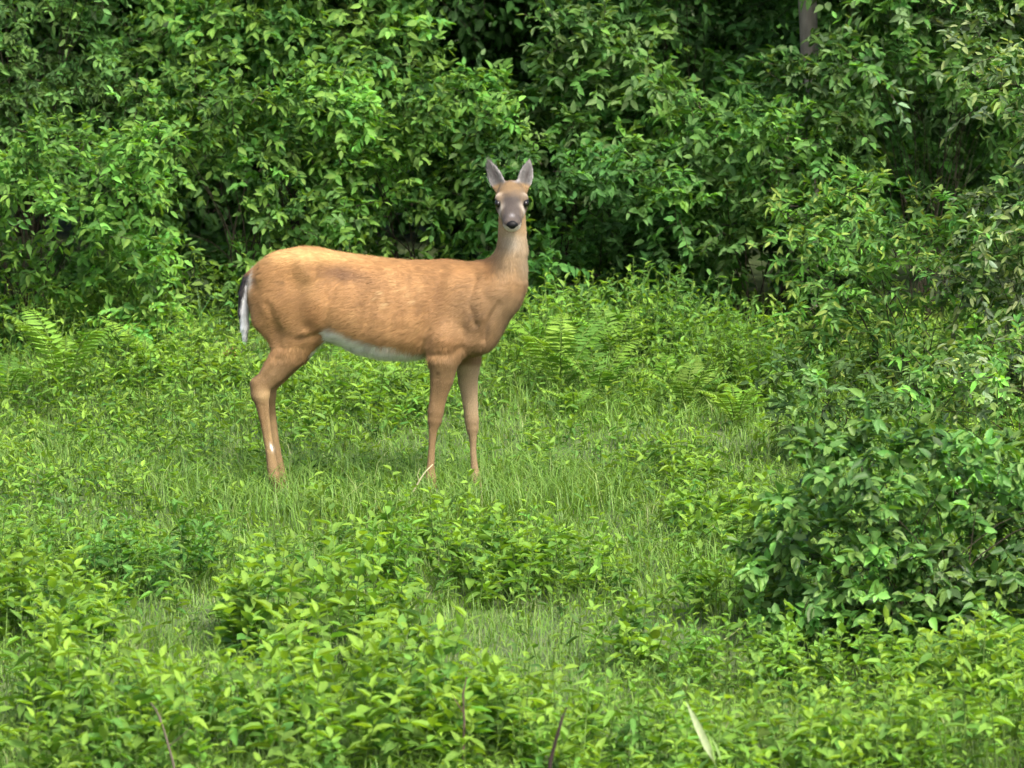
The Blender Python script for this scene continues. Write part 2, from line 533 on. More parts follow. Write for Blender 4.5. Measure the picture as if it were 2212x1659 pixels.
# muscle, bone and tendon relief: (line in profile coordinates, height in mm, width)
RELIEF = [([(560, 640), (518, 740), (507, 850)], -10, 22), ([(430, 620), (468, 730), (462, 830)], 8, 34), ([(250, 740), (298, 850), (300, 930)], -9, 15),
          ([(385, 898), (480, 872)], -6, 12), ([(420, 868), (495, 850)], 5, 14), ([(1030, 610), (985, 760), (958, 900)], -9, 24), ([(1090, 640), (1070, 800), (1040, 900)], 6, 36),
          ([(1190, 620), (1155, 730), (1185, 830)], -8, 14), ([(1205, 690), (1212, 800)], 6, 16), ([(1292, 740), (1245, 825), (1228, 900)], -10, 12),
          ([(960, 965), (1060, 968), (1120, 935)], -7, 14), ([(395, 545), (440, 610)], 9, 24), ([(555, 575), (650, 640)], -10, 42), ([(1296, 660), (1340, 490)], -4, 14),
          ([(232, 1068), (300, 985)], -6, 11), ([(190, 1090), (262, 1010)], 5, 12), ([(222, 1200), (248, 1400)], -4, 7), ([(1012, 1060), (1000, 1180)], -4, 9),
          ([(1110, 560), (1060, 640)], 6, 24), ([(300, 560), (250, 680)], -5, 26), ([(700, 600), (660, 820)], -2.5, 12), ([(745, 600), (705, 850)], -2.5, 12), ([(790, 600), (755, 870)], -2.5, 12),
          ([(835, 600), (805, 880)], -2.5, 12), ([(880, 600), (855, 880)], -2.5, 12), ([(925, 610), (905, 880)], -2.5, 12)]
bcx = (BV[:, 0] + 1.2385) / CU; bcy = (1.4678 - BV[:, 2] - BV[:, 1] * TP) / .0009346
disp = np.zeros(len(BV))
for pts_, amp_, wd_ in RELIEF:
    dm = np.full(len(BV), 1e9)
    for (p0, p1) in zip(pts_[:-1], pts_[1:]):
        p0 = np.array(p0, float); p1 = np.array(p1, float); dv = p1 - p0
        tq = np.clip(((bcx - p0[0]) * dv[0] + (bcy - p0[1]) * dv[1]) / (dv @ dv), 0, 1)
        dm = np.minimum(dm, np.hypot(bcx - p0[0] - tq * dv[0], bcy - p0[1] - tq * dv[1]))
    disp += amp_ * .0008 * np.exp(-(dm / (wd_ * 1.3)) ** 2)
disp *= np.clip((np.abs(BN[:, 1]) - .25) / .35, 0, 1)
BV = BV + BN * disp[:, None]
BN = vnormals(BV, BF)


def sst(x, a, b):
    t = np.clip((x - a) / (b - a), 0, 1); return t * t * (3 - 2 * t)


def vnoise(P, s, seed=0):
    """cheap smooth noise from summed sines"""
    r_ = np.random.default_rng(seed); o = np.zeros(len(P))
    for _ in range(7):
        k_ = r_.normal(size=3) * s; o += np.sin(P @ k_ + r_.uniform(0, 6.28))
    return o / 7 * 1.6


def mixc(c, col, m): return c * (1 - m[:, None]) + np.array(col) * m[:, None]


def coat(P, N):
    cx = (P[:, 0] + 1.2385) / CU
    cy = (1.4678 - P[:, 2] - P[:, 1] * TP) / .0009346
    n1 = vnoise(P, 28, 1); n2 = vnoise(P, 70, 2); n3 = vnoise(P, 11, 3)
    c = np.tile(np.array([.40, .215, .098]), (len(P), 1))
    # flank paler, back a richer orange, saddle darker behind the hip
    c = mixc(c, (.41, .235, .12), sst(cy, 700, 930) * .6)
    c = mixc(c, (.43, .22, .09), (1 - sst(cy, 500, 640)) * .7)
    c = mixc(c, (.17, .09, .05), np.exp(-(((cx - 590) / 130) ** 2 + ((cy - 605 - (cx - 590) * .18) / 40) ** 2)) * .95)
    # shoulder and chest greyer
    sh = sst(cx + n3 * 30, 960, 1180) * sst(cy, 560, 760)
    c = mixc(c, (.25, .15, .082), sh * .85)
    c = mixc(c, (.30, .20, .12), sst(cx + n3 * 25, 1190, 1330) * sst(cy, 560, 800) * .8)
    c = mixc(c, (.24, .12, .055), np.exp(-(((cx - 1010) / 45) ** 2 + ((cy - 690) / 190) ** 2)) * .4)
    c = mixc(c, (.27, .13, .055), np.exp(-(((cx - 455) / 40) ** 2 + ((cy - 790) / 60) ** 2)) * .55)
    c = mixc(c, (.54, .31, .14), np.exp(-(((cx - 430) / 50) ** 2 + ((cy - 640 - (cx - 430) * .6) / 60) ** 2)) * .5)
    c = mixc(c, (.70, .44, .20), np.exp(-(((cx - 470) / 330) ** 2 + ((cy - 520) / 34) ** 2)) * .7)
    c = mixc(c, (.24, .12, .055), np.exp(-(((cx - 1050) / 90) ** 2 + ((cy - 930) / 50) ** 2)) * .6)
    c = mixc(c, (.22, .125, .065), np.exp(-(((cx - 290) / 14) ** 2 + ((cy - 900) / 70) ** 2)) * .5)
    # legs
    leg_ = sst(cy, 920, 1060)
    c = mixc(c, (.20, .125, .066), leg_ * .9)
    c = mixc(c, (.25, .165, .09), sst(cy, 1240, 1400) * .7)
    farf = sst(cx, 1085, 1110) * sst(cy, 1000, 1030) * sst(P[:, 1], -.09, -.05)
    c = mixc(c, (.40, .295, .195), farf * (.85 - .5 * sst(cy, 1180, 1300)))
    hind = (cx < 420)
    hk = np.exp(-(((cx - 225) / 40) ** 2 + ((cy - 1150) / 26) ** 2)) * hind
    c = mixc(c, (.52, .36, .2), hk * .6)
    fr = np.exp(-(((cx - 262) / 22) ** 2 + ((cy - 1290) / 150) ** 2)) * hind
    c = mixc(c, (.42, .28, .15), fr * .6)
    wm = np.exp(-(((cx - 258 - (cy - 1385) * .3) / 5) ** 2 + ((cy - 1385) / 15) ** 2)) * hind
    c = mixc(c, (.75, .72, .66), np.clip(wm * 1.5, 0, 1))
    # white belly and groin
    bb = np.interp(cx, [430, 500, 560, 640, 700, 850, 960, 1050], [856, 846, 862, 898, 922, 944, 964, 982])
    bel = sst(cy + n1 * 9 + n2 * 8, bb - 12, bb + 20) * (cx > 430) * (cx < 1080) * sst(cx, 1010, 960) * (1 - sst(cy, 995, 1010))
    thigh_out = (P[:, 1] < yc(P[:, 0]) - .065) & (cx < 500)
    bel = bel * (~thigh_out) * (1 - sst(cx, 930, 965) * (P[:, 1] < -.12))
    c = mixc(c, (.88, .85, .81), bel)
    c = mixc(c, (.24, .20, .18), bel * sst(n1 + n2 * .6, .2, .8) * .6)
    # rump edge by the tail
    rp_ = np.exp(-(((cx - 168) / 10) ** 2)) * sst(cy, 570, 590) * (1 - sst(cy, 640, 720))
    c = mixc(c, (.7, .66, .58), rp_ * .9)
    c = mixc(c, (.17, .105, .06), np.exp(-(((cx - 165) / 32) ** 2 + ((cy - 775) / 60) ** 2)) * .75)  # shade on the rear of the rump, put into the coat colour
    # neck: grey tan, paler front
    nk = sst(cx, 1230, 1300) * (1 - sst(cy, 560, 690))
    c = mixc(c, (.30, .21, .13), nk * .85)
    c = mixc(c, (.38, .29, .20), nk * sst(cx + n1 * 10, 1352, 1400) * sst(cy, 420, 460) * .75)
    c = mixc(c, (.38, .33, .27), nk * np.exp(-(((cx - 1346) / 42) ** 2 + ((cy - 465) / 45) ** 2)) * .85)
    # head
    Q = P - POLL
    t = (Q @ ha) / HL; u = Q @ hu; r = Q @ hr
    hd = ((t > -.05) & (np.abs(r) < .09) & (u > -.075) & (u < .075) & (cy < 440)) * 1.0
    c = mixc(c, (.175, .125, .088), hd)
    c = mixc(c, (.225, .145, .082), hd * (1 - sst(t, .25, .42)) * (.8 + .2 * np.sign(n2)))
    face_ = hd * sst(t, .36, .5) * (1 - sst(np.abs(r), .026, .05))
    c = mixc(c, (.055, .047, .045), face_ * .9)
    c = mixc(c, (.17, .135, .105), hd * sst(t, .45, .6) * sst(np.abs(r), .034, .046) * .7)
    for s_ in (-1, 1):
        e1 = np.exp(-(((t - .34) / .06) ** 2 + ((np.abs(r) - .058) / .016) ** 2)) * (r * s_ > 0) * (u > 0) * hd
        c = mixc(c, (.42, .35, .28), np.clip(e1 * .8, 0, 1))
        e2 = np.exp(-(((t - .58) / .055) ** 2 + ((np.abs(r) - .05) / .016) ** 2)) * (r * s_ > 0) * hd
        c = mixc(c, (.42, .37, .32), np.clip(e2 * 1.0, 0, 1))
        c = mixc(c, (.03, .025, .02), np.clip(np.exp(-(((t - .46) / .10) ** 2 + ((u - .008) / .017) ** 2)) * (np.abs(r) > .045) * hd * 1.2, 0, 1))
        c = mixc(c, (.05, .042, .04), np.exp(-(((t - .86) / .06) ** 2 + ((np.abs(r) - .03) / .010) ** 2)) * hd * .6)
    c = mixc(c, (.20, .195, .195), hd * np.exp(-(((t - .86) / .04) ** 2 + (r / .009) ** 2)) * (u > 0) * .9)
    c = mixc(c, (.52, .47, .41), hd * sst(t, .90, .95) * sst(-u, .004, .02))
    c = mixc(c, (.60, .53, .44), hd * sst(t, .72, .85) * sst(-u, .028, .042))
    # ears
    for (B, ea, fc, ew, EL) in EARS:
        Q = P - B
        t = (Q @ ea) / EL; ww = Q @ ew; nn = Q @ fc
        em = sst(t, .20, .34) * (np.abs(ww) < .06) * (np.abs(nn) < .07) * (cy < 262)
        inner = ((N @ fc) > .15) * 1.0
        c = mixc(c, (.10, .095, .092), em)
        c = mixc(c, (.14, .134, .131), em * inner * .8)
        c = mixc(c, (.06, .05, .048), em * inner * np.exp(-(((ww + .004) / .008) ** 2 + ((t - .55) / .22) ** 2)) * .8)
        c = mixc(c, (.32, .31, .30), em * inner * sst(np.abs(ww), .016, .029) * (1 - sst(t, .7, .95)) * .6)
        c = mixc(c, (.20, .17, .155), em * sst(t, .86, .98) * .4)
    fl_ = np.exp(-(((cx - 820) / 190) ** 2 + ((cy - 740) / 110) ** 2))
    c = mixc(c, (.60, .38, .19), fl_ * sst(n2 + .6 * n1, .35, .9) * .55)
    c = mixc(c, (.26, .125, .05), fl_ * sst(-n2 - .5 * n1, .4, 1.0) * .45)
    lgm = 1 - .7 * sst(cy, 950, 1080)
    c = c * (1 + (.13 * n1 + .10 * n2) * lgm + .13 * n3)[:, None]
    # a few dark spots and streaks on haunch and shoulder
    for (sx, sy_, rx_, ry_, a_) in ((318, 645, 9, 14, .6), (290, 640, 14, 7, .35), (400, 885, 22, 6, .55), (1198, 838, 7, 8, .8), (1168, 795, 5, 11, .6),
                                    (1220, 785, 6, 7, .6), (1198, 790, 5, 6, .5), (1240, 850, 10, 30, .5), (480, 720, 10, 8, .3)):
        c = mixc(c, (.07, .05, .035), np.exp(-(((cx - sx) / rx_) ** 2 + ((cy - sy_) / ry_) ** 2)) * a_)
    for (sx, sy_, rx_, ry_) in ((758, 690, 9, 7), (780, 742, 12, 5), (735, 715, 6, 5), (905, 730, 10, 5)):
        c = mixc(c, (.68, .5, .28), np.exp(-(((cx - sx) / rx_) ** 2 + ((cy - sy_) / ry_) ** 2)) * .7)
    sat = (c.max(1) - c.min(1)) / c.max(1)
    k_ = np.clip((sat - .15) / .45, 0, 1)[:, None]
    c = c * ((1 - k_) * .86 + k_ * np.array([.73, .745, .665]))
    return np.clip(c, .004, .9)


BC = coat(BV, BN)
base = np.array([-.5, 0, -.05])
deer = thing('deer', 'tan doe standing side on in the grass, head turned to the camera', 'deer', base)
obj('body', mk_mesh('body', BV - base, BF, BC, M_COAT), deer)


def fur_strands(V, F, C, N, count, length, width, flow, lift, seed, cjit=.18):
    r_ = np.random.default_rng(seed)
    area = np.linalg.norm(np.cross(V[F[:, 2]] - V[F[:, 0]], V[F[:, 3]] - V[F[:, 1]]), axis=1)
    fi = r_.choice(len(F), count, p=area / area.sum())
    wts = r_.dirichlet(np.ones(4), count)
    P = (V[F[fi]] * wts[..., None]).sum(1); NN = nrm((N[F[fi]] * wts[..., None]).sum(1)); CC = (C[F[fi]] * wts[..., None]).sum(1)
    fl = flow(P) + r_.normal(size=(count, 3)) * .22
    fl = nrm(fl - NN * (fl * NN).sum(1, keepdims=True))
    sd_ = np.cross(NN, fl); L = length(P) * r_.uniform(.6, 1.3, count)
    a = P - sd_ * width / 2; b = P + sd_ * width / 2; t_ = P + (fl + NN * lift) * L[:, None]
    Vv = np.stack([a, b, t_], 1)
    Cc = np.repeat(CC * (1 + r_.normal(size=(count, 1)) * cjit), 3, axis=0)
    return Vv.reshape(-1, 3), np.arange(count * 3).reshape(-1, 3), np.clip(Cc, .004, .95)


def body_flow(P):
    cx = (P[:, 0] + 1.2385) / CU; cy = (1.4678 - P[:, 2] - P[:, 1] * TP) / .0009346
    f = np.tile(np.array([-1.0, 0, -.45]), (len(P), 1))
    f[cy > 930] = (-.15, 0, -1)
    nk = (cx > 1230) & (cy < 640); f[nk] = (-.1, 0, -1)
    hd = (cx > 1255) & (cy < 440); f[hd] = -ha
    er = (cy < 225); f[er] = (0, 0, 1)
    return f


def body_len(P):
    cy = (1.4678 - P[:, 2] - P[:, 1] * TP) / .0009346; cx = (P[:, 0] + 1.2385) / CU
    L = np.full(len(P), .020); L[(cx > 1255) & (cy < 440)] = .008; L[cy > 1000] = .007; L[(cy > 850) & (cy < 1010) & (cx > 480) & (cx < 980)] = .03
    return L


FV, FT, FC = fur_strands(BV, BF, BC, BN, 110000, body_len, .002, body_flow, .3, 5, .12)
obj('fur', mk_mesh('fur', FV - base, FT, FC, M_FUR, smooth=False), deer, kind='stuff')
# tail
S = SDF((-1.24, -.06, .55), (-1.02, .24, 1.02), .005)
yt = float(yc(-1.12))
S.chain([dp(182, 588, yt), dp(150, 620, yt), dp(134, 690, yt), dp(130, 770, yt), dp(136, 840, yt), dp(137, 892, yt)],
        [.015, .017, .020, .020, .017, .008], .01, 1.25)
TV, TF = S.mesh(); TV = relax(TV, TF, 2); TN = vnormals(TV, TF)
tcx = (TV[:, 0] + 1.2385) / CU; tcy = (1.4678 - TV[:, 2] - TV[:, 1] * TP) / .0009346
tb = np.interp(tcy, [560, 620, 690, 740, 800, 850, 910], [190, 158, 136, 122, 118, 114, 106])
wmask = sst(tcx + vnoise(TV, 90, 4) * 5, tb - 4, tb + 7)
TC = np.tile(np.array([.03, .027, .027]), (len(TV), 1))
TC = mixc(TC, (.28, .15, .065), (1 - sst(tcy, 580, 610)))
TC = mixc(TC, (.92, .91, .90), wmask)
tail = obj('tail', mk_mesh('tail', TV - base, TF, TC, M_COAT), deer, label='hanging tail, dark on the outside with a white underside')
FV, FT, FC = fur_strands(TV, TF, TC, TN, 5000, lambda P: np.full(len(P), .02), .0025, lambda P: np.tile(np.array([-.05, 0, -1.]), (len(P), 1)), .2, 6, .1)
obj('tail_fur', mk_mesh('tail_fur', FV - base, FT, FC, M_FUR, smooth=False), tail, kind='stuff')


def ico(c, rad, axes, name, mat, parent, seg=20, sculpt=None):
    th, ph = np.meshgrid(np.linspace(0, math.pi, seg // 2 + 1), np.arange(seg) * 2 * math.pi / seg, indexing='ij')
    q = np.stack([np.sin(th) * np.cos(ph), np.sin(th) * np.sin(ph), np.cos(th)], -1).reshape(-1, 3)
    q = q * np.array(rad)
    if sculpt: q = sculpt(q)
    V = c + q @ np.array(axes)
    k_ = seg; i, j = np.meshgrid(np.arange(seg // 2), np.arange(seg), indexing='ij')
    a = i * k_ + j; b = i * k_ + (j + 1) % k_
    T = np.stack([a, a + k_, b + k_, b], -1).reshape(-1, 4)
    return obj(name, mk_mesh(name, V - base, T, None, mat), parent)


for s_ in (-1, 1):
    ico(hp(.455, .014, s_ * .0565), (.022, .0165, .0145), (ha, hu, hr), 'eye', M_EYE, deer)
def nose_shape(q):
    q = q.copy(); q[:, 0] *= np.where(q[:, 1] < 0, .72 - .1 * (q[:, 1] / .018), 1.0); return q
ico(hp(.985, -.010, 0), (.0265, .0185, .020), (hr, hu, ha), 'nose', M_NOSE, deer, 20, nose_shape)
for (hx, hy, yy) in ((997, 1600, NF + .005), (1199, 1608, FF - .015), (300, 1604, float(yc(-.98)) - .075), (330, 1604, float(yc(-.98)) + .075)):
    c_ = dp(hx, hy, yy); zb = -.052; h_ = c_[2] - zb + .03
    prof = [(0, 1.0), (.35, .92), (.7, .72), (1.0, .6)]
    Vh = []
    for (f, sc) in prof:
        for a in range(14):
            an = a * 2 * math.pi / 14
            xx = math.cos(an) * (.038 if math.cos(an) > 0 else .026) * sc + .012 * (1 - f)
            yy_ = math.sin(an) * .024 * sc * (1 - .25 * max(0, math.cos(an))) 
            if abs(math.sin(an)) < .1 and math.cos(an) > 0: xx *= .72
            Vh.append((c_[0] + xx, c_[1] + yy_, zb + f * h_))
    Vh += [(c_[0], c_[1], zb), (c_[0], c_[1], zb + h_)]
    Th = []
    for f in range(3):
        for a in range(14):
            b = (a + 1) % 14
            Th += [(f * 14 + a, f * 14 + b, f * 14 + 14 + b), (f * 14 + a, f * 14 + 14 + b, f * 14 + 14 + a)]
    for a in range(14):
        b = (a + 1) % 14
        Th += [(56, b, a), (57, 42 + a, 42 + b)]
    obj('hoof', mk_mesh('hoof', np.array(Vh) - base, np.array(Th), None, M_HOOF), deer)

# ------------------------------------------------------------------ foliage builders
def pal(n, cols, jit=.22, huej=.08):
    cols = np.array(cols); c = cols[rng.integers(0, len(cols), n)]
    v = np.exp(rng.normal(0, jit, (n, 1))); h = 1 + rng.normal(0, huej, (n, 3))
    return np.clip(c * v * h, .004, .6)


LEAF_CACHE = {}


def leaf_parts(parent, origin, P, D, N, L, W, C, key, count, score):
    """the leaves that show largest become objects of their own (shared meshes); returns the mask of those used"""
    used = np.zeros(len(P), bool)
    if count <= 0: return used
    pool = np.argsort(score)[-count * 3:]
    pick = rng.choice(pool, min(count, len(pool)), replace=False)
    used[pick] = True
    if key not in LEAF_CACHE:
        vs = []
        mat = key[1]
        cc = C[pick]; lum = np.argsort(cc.sum(1)); cc = cc[lum[np.linspace(0, len(lum) - 1, 8).astype(int)]]
        for q in range(8):
            g = Geo()
            add_leaves(g, np.zeros((1, 3)), np.array([[1., 0, 0]]), np.array([[0, 0, 1.]]), 1.0, float(key[2]), cc[q:q + 1],
                       np.array([.2 + .06 * q]), np.array([[.05, .3, .15, .4, 0, .25, .1, .35][q]]), True)
            vs.append(g.mesh('leaf', mat))
        LEAF_CACHE[key] = vs
    vs = LEAF_CACHE[key]
    D = nrm(D); Sd = nrm(np.cross(N, D)); Nn = np.cross(D, Sd)
    for q in pick:
        o = bpy.data.objects.new('leaf', vs[rng.integers(8)]); COL.objects.link(o)
        o.parent = parent
        Mx = np.eye(4); Mx[:3, 0] = D[q] * L[q]; Mx[:3, 1] = Sd[q] * L[q]; Mx[:3, 2] = Nn[q] * L[q]; Mx[:3, 3] = P[q] - origin
        o.matrix_local = Matrix(Mx.tolist())
    return used


BARK = np.array([.035, .03, .02])


def twig_leaves(c, d, ln, k, leafL, ratio, droop=.25, t0=.22):
    """c,d (n,3), ln (n,) -> leaf arrays for alternate leaves along n twigs, and twig paths"""
    n = len(c)
    t = np.linspace(t0, 1, k)[None, :] + rng.normal(0, .03, (n, k))
    dr = np.array([0, 0, -1.]) * droop
    pos = c[:, None] + d[:, None] * (ln[:, None] * t)[..., None] + dr * (ln[:, None] * t ** 2)[..., None]
    tang = nrm(d[:, None] + dr * (2 * t)[..., None])
    ref = nrm(np.cross(d, np.array([0, 0, 1.]) + rng.normal(0, .3, (n, 3))))[:, None]
    sgn = np.where(np.arange(k) % 2 == 0, 1., -1.)[None, :, None]
    fan = np.where(np.arange(k) == k - 1, .1, .85)[None, :, None]
    D = nrm(tang * .65 + ref * sgn * fan + rng.normal(0, .42, (n, k, 3)) + np.array([0, 0, -.10]))
    out = nrm(d)[:, None]
    N = nrm(np.array([0, 0, .85]) + out * .55 + np.array([0, -.18, 0]) + rng.normal(0, .52, (n, k, 3)))
    L = leafL * rng.uniform(.6, 1.15, (n, k)) * (1 - .25 * np.abs(t - .6))
    W = L * ratio * rng.uniform(.85, 1.15, (n, k))
    tt = np.linspace(0, 1, 4)[None, :, None]
    paths = c[:, None] + d[:, None] * (ln[:, None, None] * tt) + dr * (ln[:, None, None] * tt ** 2)
    return pos.reshape(-1, 3), D.reshape(-1, 3), N.reshape(-1, 3), L.ravel(), W.ravel(), paths, np.repeat(np.arange(n), k)


def shrub(name, label, cat, group, basep, lobes, twigs, leafL, ratio, cols, mat=None, kl=9, nparts=60, up=.35, droop=.25, tip=None, stems=None, bark=BARK, ltone=.36):
    """lobes: array (m,4) centre and radius (world). A thing with stems, foliage and its largest leaves"""
    mat = mat or M_LEAF
    leafL = leafL * .80; twigs = twigs * 1.25
    basep = np.asarray(basep, float)
    root = thing(name, label, cat, basep, group)
    lobes = np.asarray(lobes, float)
    cen = lobes[:, :3].mean(0); cen[2] *= .8
    g = Geo(); b = Geo()
    A = []
    lt = np.exp(rng.normal(0, ltone, len(lobes)))
    for q, (lx, ly, lz, lr) in enumerate(lobes):
        n = max(6, int(twigs * (lr / .3) ** 2))
        c0 = np.array([lx, ly, lz])
        d = nrm(rng.normal(size=(n, 3)) + np.array([0, -.25, up]) + nrm(c0 - cen) * .45)
        c = c0 + d * lr * rng.uniform(.0, .45, (n, 1)) + rng.normal(0, lr * .22, (n, 3))
        ln = lr * rng.uniform(.55, 1.05, n)
        P, D, N, L, W, paths, ti = twig_leaves(c, d, ln, kl, leafL, ratio, droop)
        tc_ = pal(n, cols, .16, .05)[ti] * lt[q]
        C = np.clip(tc_ * np.exp(rng.normal(0, .16, (len(P), 1))), .004, .6)
        if tip is not None:
            isT = (np.arange(len(P)) % kl >= kl - 3) & (rng.random(len(P)) < .55)
            C[isT] = C[isT] * .45 + np.array(tip) * .55
        A.append((P, D, N, L, W, C))
        add_tubes(b, paths[::3, ::1][:, [0, 2, 3]], np.array([.0026, .0016, .0008]) * np.ones((len(paths[::3]), 1)), bark * 1.1, 3)
    P, D, N, L, W, C = [np.concatenate(z_) for z_ in zip(*A)]
    keep = P[:, 2] > gz(P[:, 0], P[:, 1]) + .01
    P, D, N, L, W, C = P[keep], D[keep], N[keep], L[keep], W[keep], C[keep]
    tocam = nrm(np.array(CAM) - P)
    sc = ((P - cen) * tocam).sum(1) / lobes[:, 3].mean() * .6 + np.abs((nrm(N) * tocam).sum(1)) + L / leafL
    used = leaf_parts(root, basep, P, D, N, L, W, C, (name + str(leafL), mat, ratio), nparts, sc)
    u = ~used
    add_leaves(g, P[u], D[u], N[u], L[u], W[u], C[u])
    obj('foliage', g.mesh('foliage', mat, basep), root, kind='stuff')
    # stems from the foot to every lobe
    tgt = lobes[::2, :3]; ns = len(tgt)
    foot = basep + np.c_[rng.normal(0, .07, (ns, 2)), np.full(ns, -.03)]
    foot[:, 2] = gz(foot[:, 0], foot[:, 1]) - .03
    tgt = foot + (tgt - foot) * .85
    bend = np.c_[(tgt - foot)[:, :2] * -.18, np.linalg.norm((tgt - foot)[:, :2], axis=1) * .18] + rng.normal(0, .03, (ns, 3))
    pts = curve_pts(foot, tgt, 7, bend)
    s_ = stems or .0045
    add_tubes(b, pts, np.linspace(1, .25, 7)[None] * s_ * rng.uniform(.7, 1.2, (ns, 1)), bark, 6)
    obj('stems', b.mesh('stems', M_BARK, basep), root, kind='stuff')
    return root


def lobes_px(lst, y, ys=.25):
    """lobes listed as photo pixels (px,py,radius px) around depth y"""
    o = []
    for it in lst:
        px, py, rp_ = it[:3]
        yy = y + (it[3] if len(it) > 3 else rng.uniform(-ys, ys))
        p = at(px, py, yy)
        o.append((p[0], p[1], p[2], rp_ / PPM * (yy - CAM.y) / 29.54))
    return np.array(o)


def fill_lobes(px0, px1, py0, py1, rmin, rmax, n, holes=(), gap=.52):
    n = int(n * 1.75)
    """scatter lobes over a patch of the hedge, leaving the named hollows open"""
    o = []
    for _ in range(n * 60):
        if len(o) >= n: break
        r_ = rng.uniform(rmin, rmax)
        p = (rng.uniform(px0, px1), rng.uniform(py0, py1), r_)
        if any(math.hypot((p[0] - q[0]) / (q[2] + r_ * .8), (p[1] - q[1]) / (q[3] + r_ * .8)) < 1 for q in holes): continue
        if any(math.hypot(p[0] - q[0], p[1] - q[1]) < (r_ + q[2]) * gap * .75 for q in o): continue
        o.append(p)
    return o


HOLES = [(1050, 75, 110, 75), (2020, 330, 125, 75), (1500, 110, 40, 45), (1190, 470, 30, 40), (265, 15, 50, 35), (900, 530, 60, 22), (455, 480, 50, 35), (1640, 640, 30, 45), (1718, 15, 24, 38)]

G_A = [(.054, .138, .028), (.066, .155, .03), (.045, .12, .026), (.085, .175, .034)]
G_OLIVE = [(.078, .16, .042), (.092, .178, .046), (.062, .138, .038)]
G_BRIGHT = [(.08, .19, .034), (.095, .215, .038), (.064, .165, .034)]
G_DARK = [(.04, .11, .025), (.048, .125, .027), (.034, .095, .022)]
G_SILV = [(.14, .21, .11), (.18, .25, .145), (.11, .185, .08)]
G_YOUNG = [(.13, .26, .035), (.155, .285, .038), (.105, .22, .035)]
G_LOW = [(.10, .21, .037), (.12, .235, .04), (.08, .18, .036), (.14, .255, .042)]

HEDGE = 'shrubs of the thicket behind the deer'
def hedge(label, x0, x1, y0, y1, yd, rmin, rmax, n, basepx, leafL, ratio, cols, twigs=60, name='thicket_shrub', **kw):
    fl = fill_lobes(x0, x1, y0, y1, rmin, rmax, n, HOLES if 'inside the hollow' not in label else ())
    lb = lobes_px(fl, yd, .3)
    bx = at(basepx, 700, yd)[0]
    return shrub(name, label, 'shrub', HEDGE, (bx, yd + .15, float(gz(bx, yd + .15))), lb, twigs, leafL, ratio, cols, **kw)


# front row of the thicket, left to right
hedge('olive green small leaved shrub in the upper left corner', -260, 330, -330, 350, 5.0, 70, 120, 24, 40, .064, .42, G_OLIVE, droop=.4)
hedge('bright green shrub at the left edge, level with the deer\'s back', -260, 340, 320, 800, 3.7, 60, 105, 25, 60, .072, .46, G_BRIGHT, kl=8, tip=(.17, .29, .05))
hedge('broad leaved green shrub at the top, left of the dark gap', 330, 960, -330, 220, 5.2, 75, 125, 26, 640, .082, .55, G_A, tip=(.17, .29, .05))
hedge('dense mid green shrub above the deer\'s rump', 320, 730, 200, 720, 4.4, 60, 105, 24, 520, .07, .5, G_A + G_OLIVE[:1], tip=(.17, .29, .05))
hedge('dense leafy shrub between the deer\'s back and the dark gap', 690, 1070, 180, 690, 4.7, 60, 105, 24, 880, .068, .52, G_A + G_BRIGHT[:1], tip=(.17, .29, .05))
hedge('shrub with pale upturned leaves behind the deer\'s ears', 1030, 1430, 60, 440, 4.9, 60, 105, 20, 1230, .08, .48, G_OLIVE + G_A, tip=(.15, .22, .09))
hedge('dark green shrub directly right of the deer\'s head', 1080, 1510, 360, 720, 4.4, 55, 95, 21, 1320, .072, .5, G_DARK)
hedge('dark leafy shrub at the top, right of centre', 1320, 1720, -330, 350, 5.3, 70, 120, 22, 1500, .085, .5, G_DARK)
hedge('leafy shrub in front of the grey trunk', 1470, 1860, 260, 800, 4.2, 60, 105, 24, 1650, .075, .5, G_A, tip=(.12, .22, .07))
hedge('tall green shrub in the upper right corner', 1720, 2480, -330, 270, 4.6, 70, 120, 28, 2000, .078, .5, G_A + G_SILV[2:], tip=(.14, .21, .09), stems=.003)
hedge('dark leafy shrub inside the hollow on the right', 1880, 2160, 210, 460, 5.6, 55, 85, 12, 2020, .085, .5, G_DARK, nparts=10)
hedge('low dark undergrowth seen just above the deer\'s back', 560, 1180, 540, 690, 5.5, 50, 75, 16, 880, .085, .5, G_DARK, nparts=0)
hedge('low dark undergrowth left of the deer\'s tail', 20, 540, 560, 700, 5.5, 50, 75, 14, 300, .085, .5, G_DARK, nparts=0)
hedge('low dark undergrowth right of the deer\'s neck', 1200, 1760, 560, 700, 5.5, 50, 75, 15, 1480, .085, .5, G_DARK, nparts=0)
# right-hand shrubs that stand nearer
hedge('shrub with yellow tipped shoots on the right, below the dark hollow', 1700, 2140, 420, 940, 2.2, 55, 95, 25, 1930, .068, .38, G_OLIVE + G_BRIGHT, tip=(.30, .37, .08), twigs=52)
hedge('pale silvery leaved shrub at the right edge', 2100, 2480, 90, 880, 1.8, 60, 105, 28, 2280, .07, .40, G_SILV + G_OLIVE + G_BRIGHT[:1], tip=(.30, .36, .14), twigs=52)
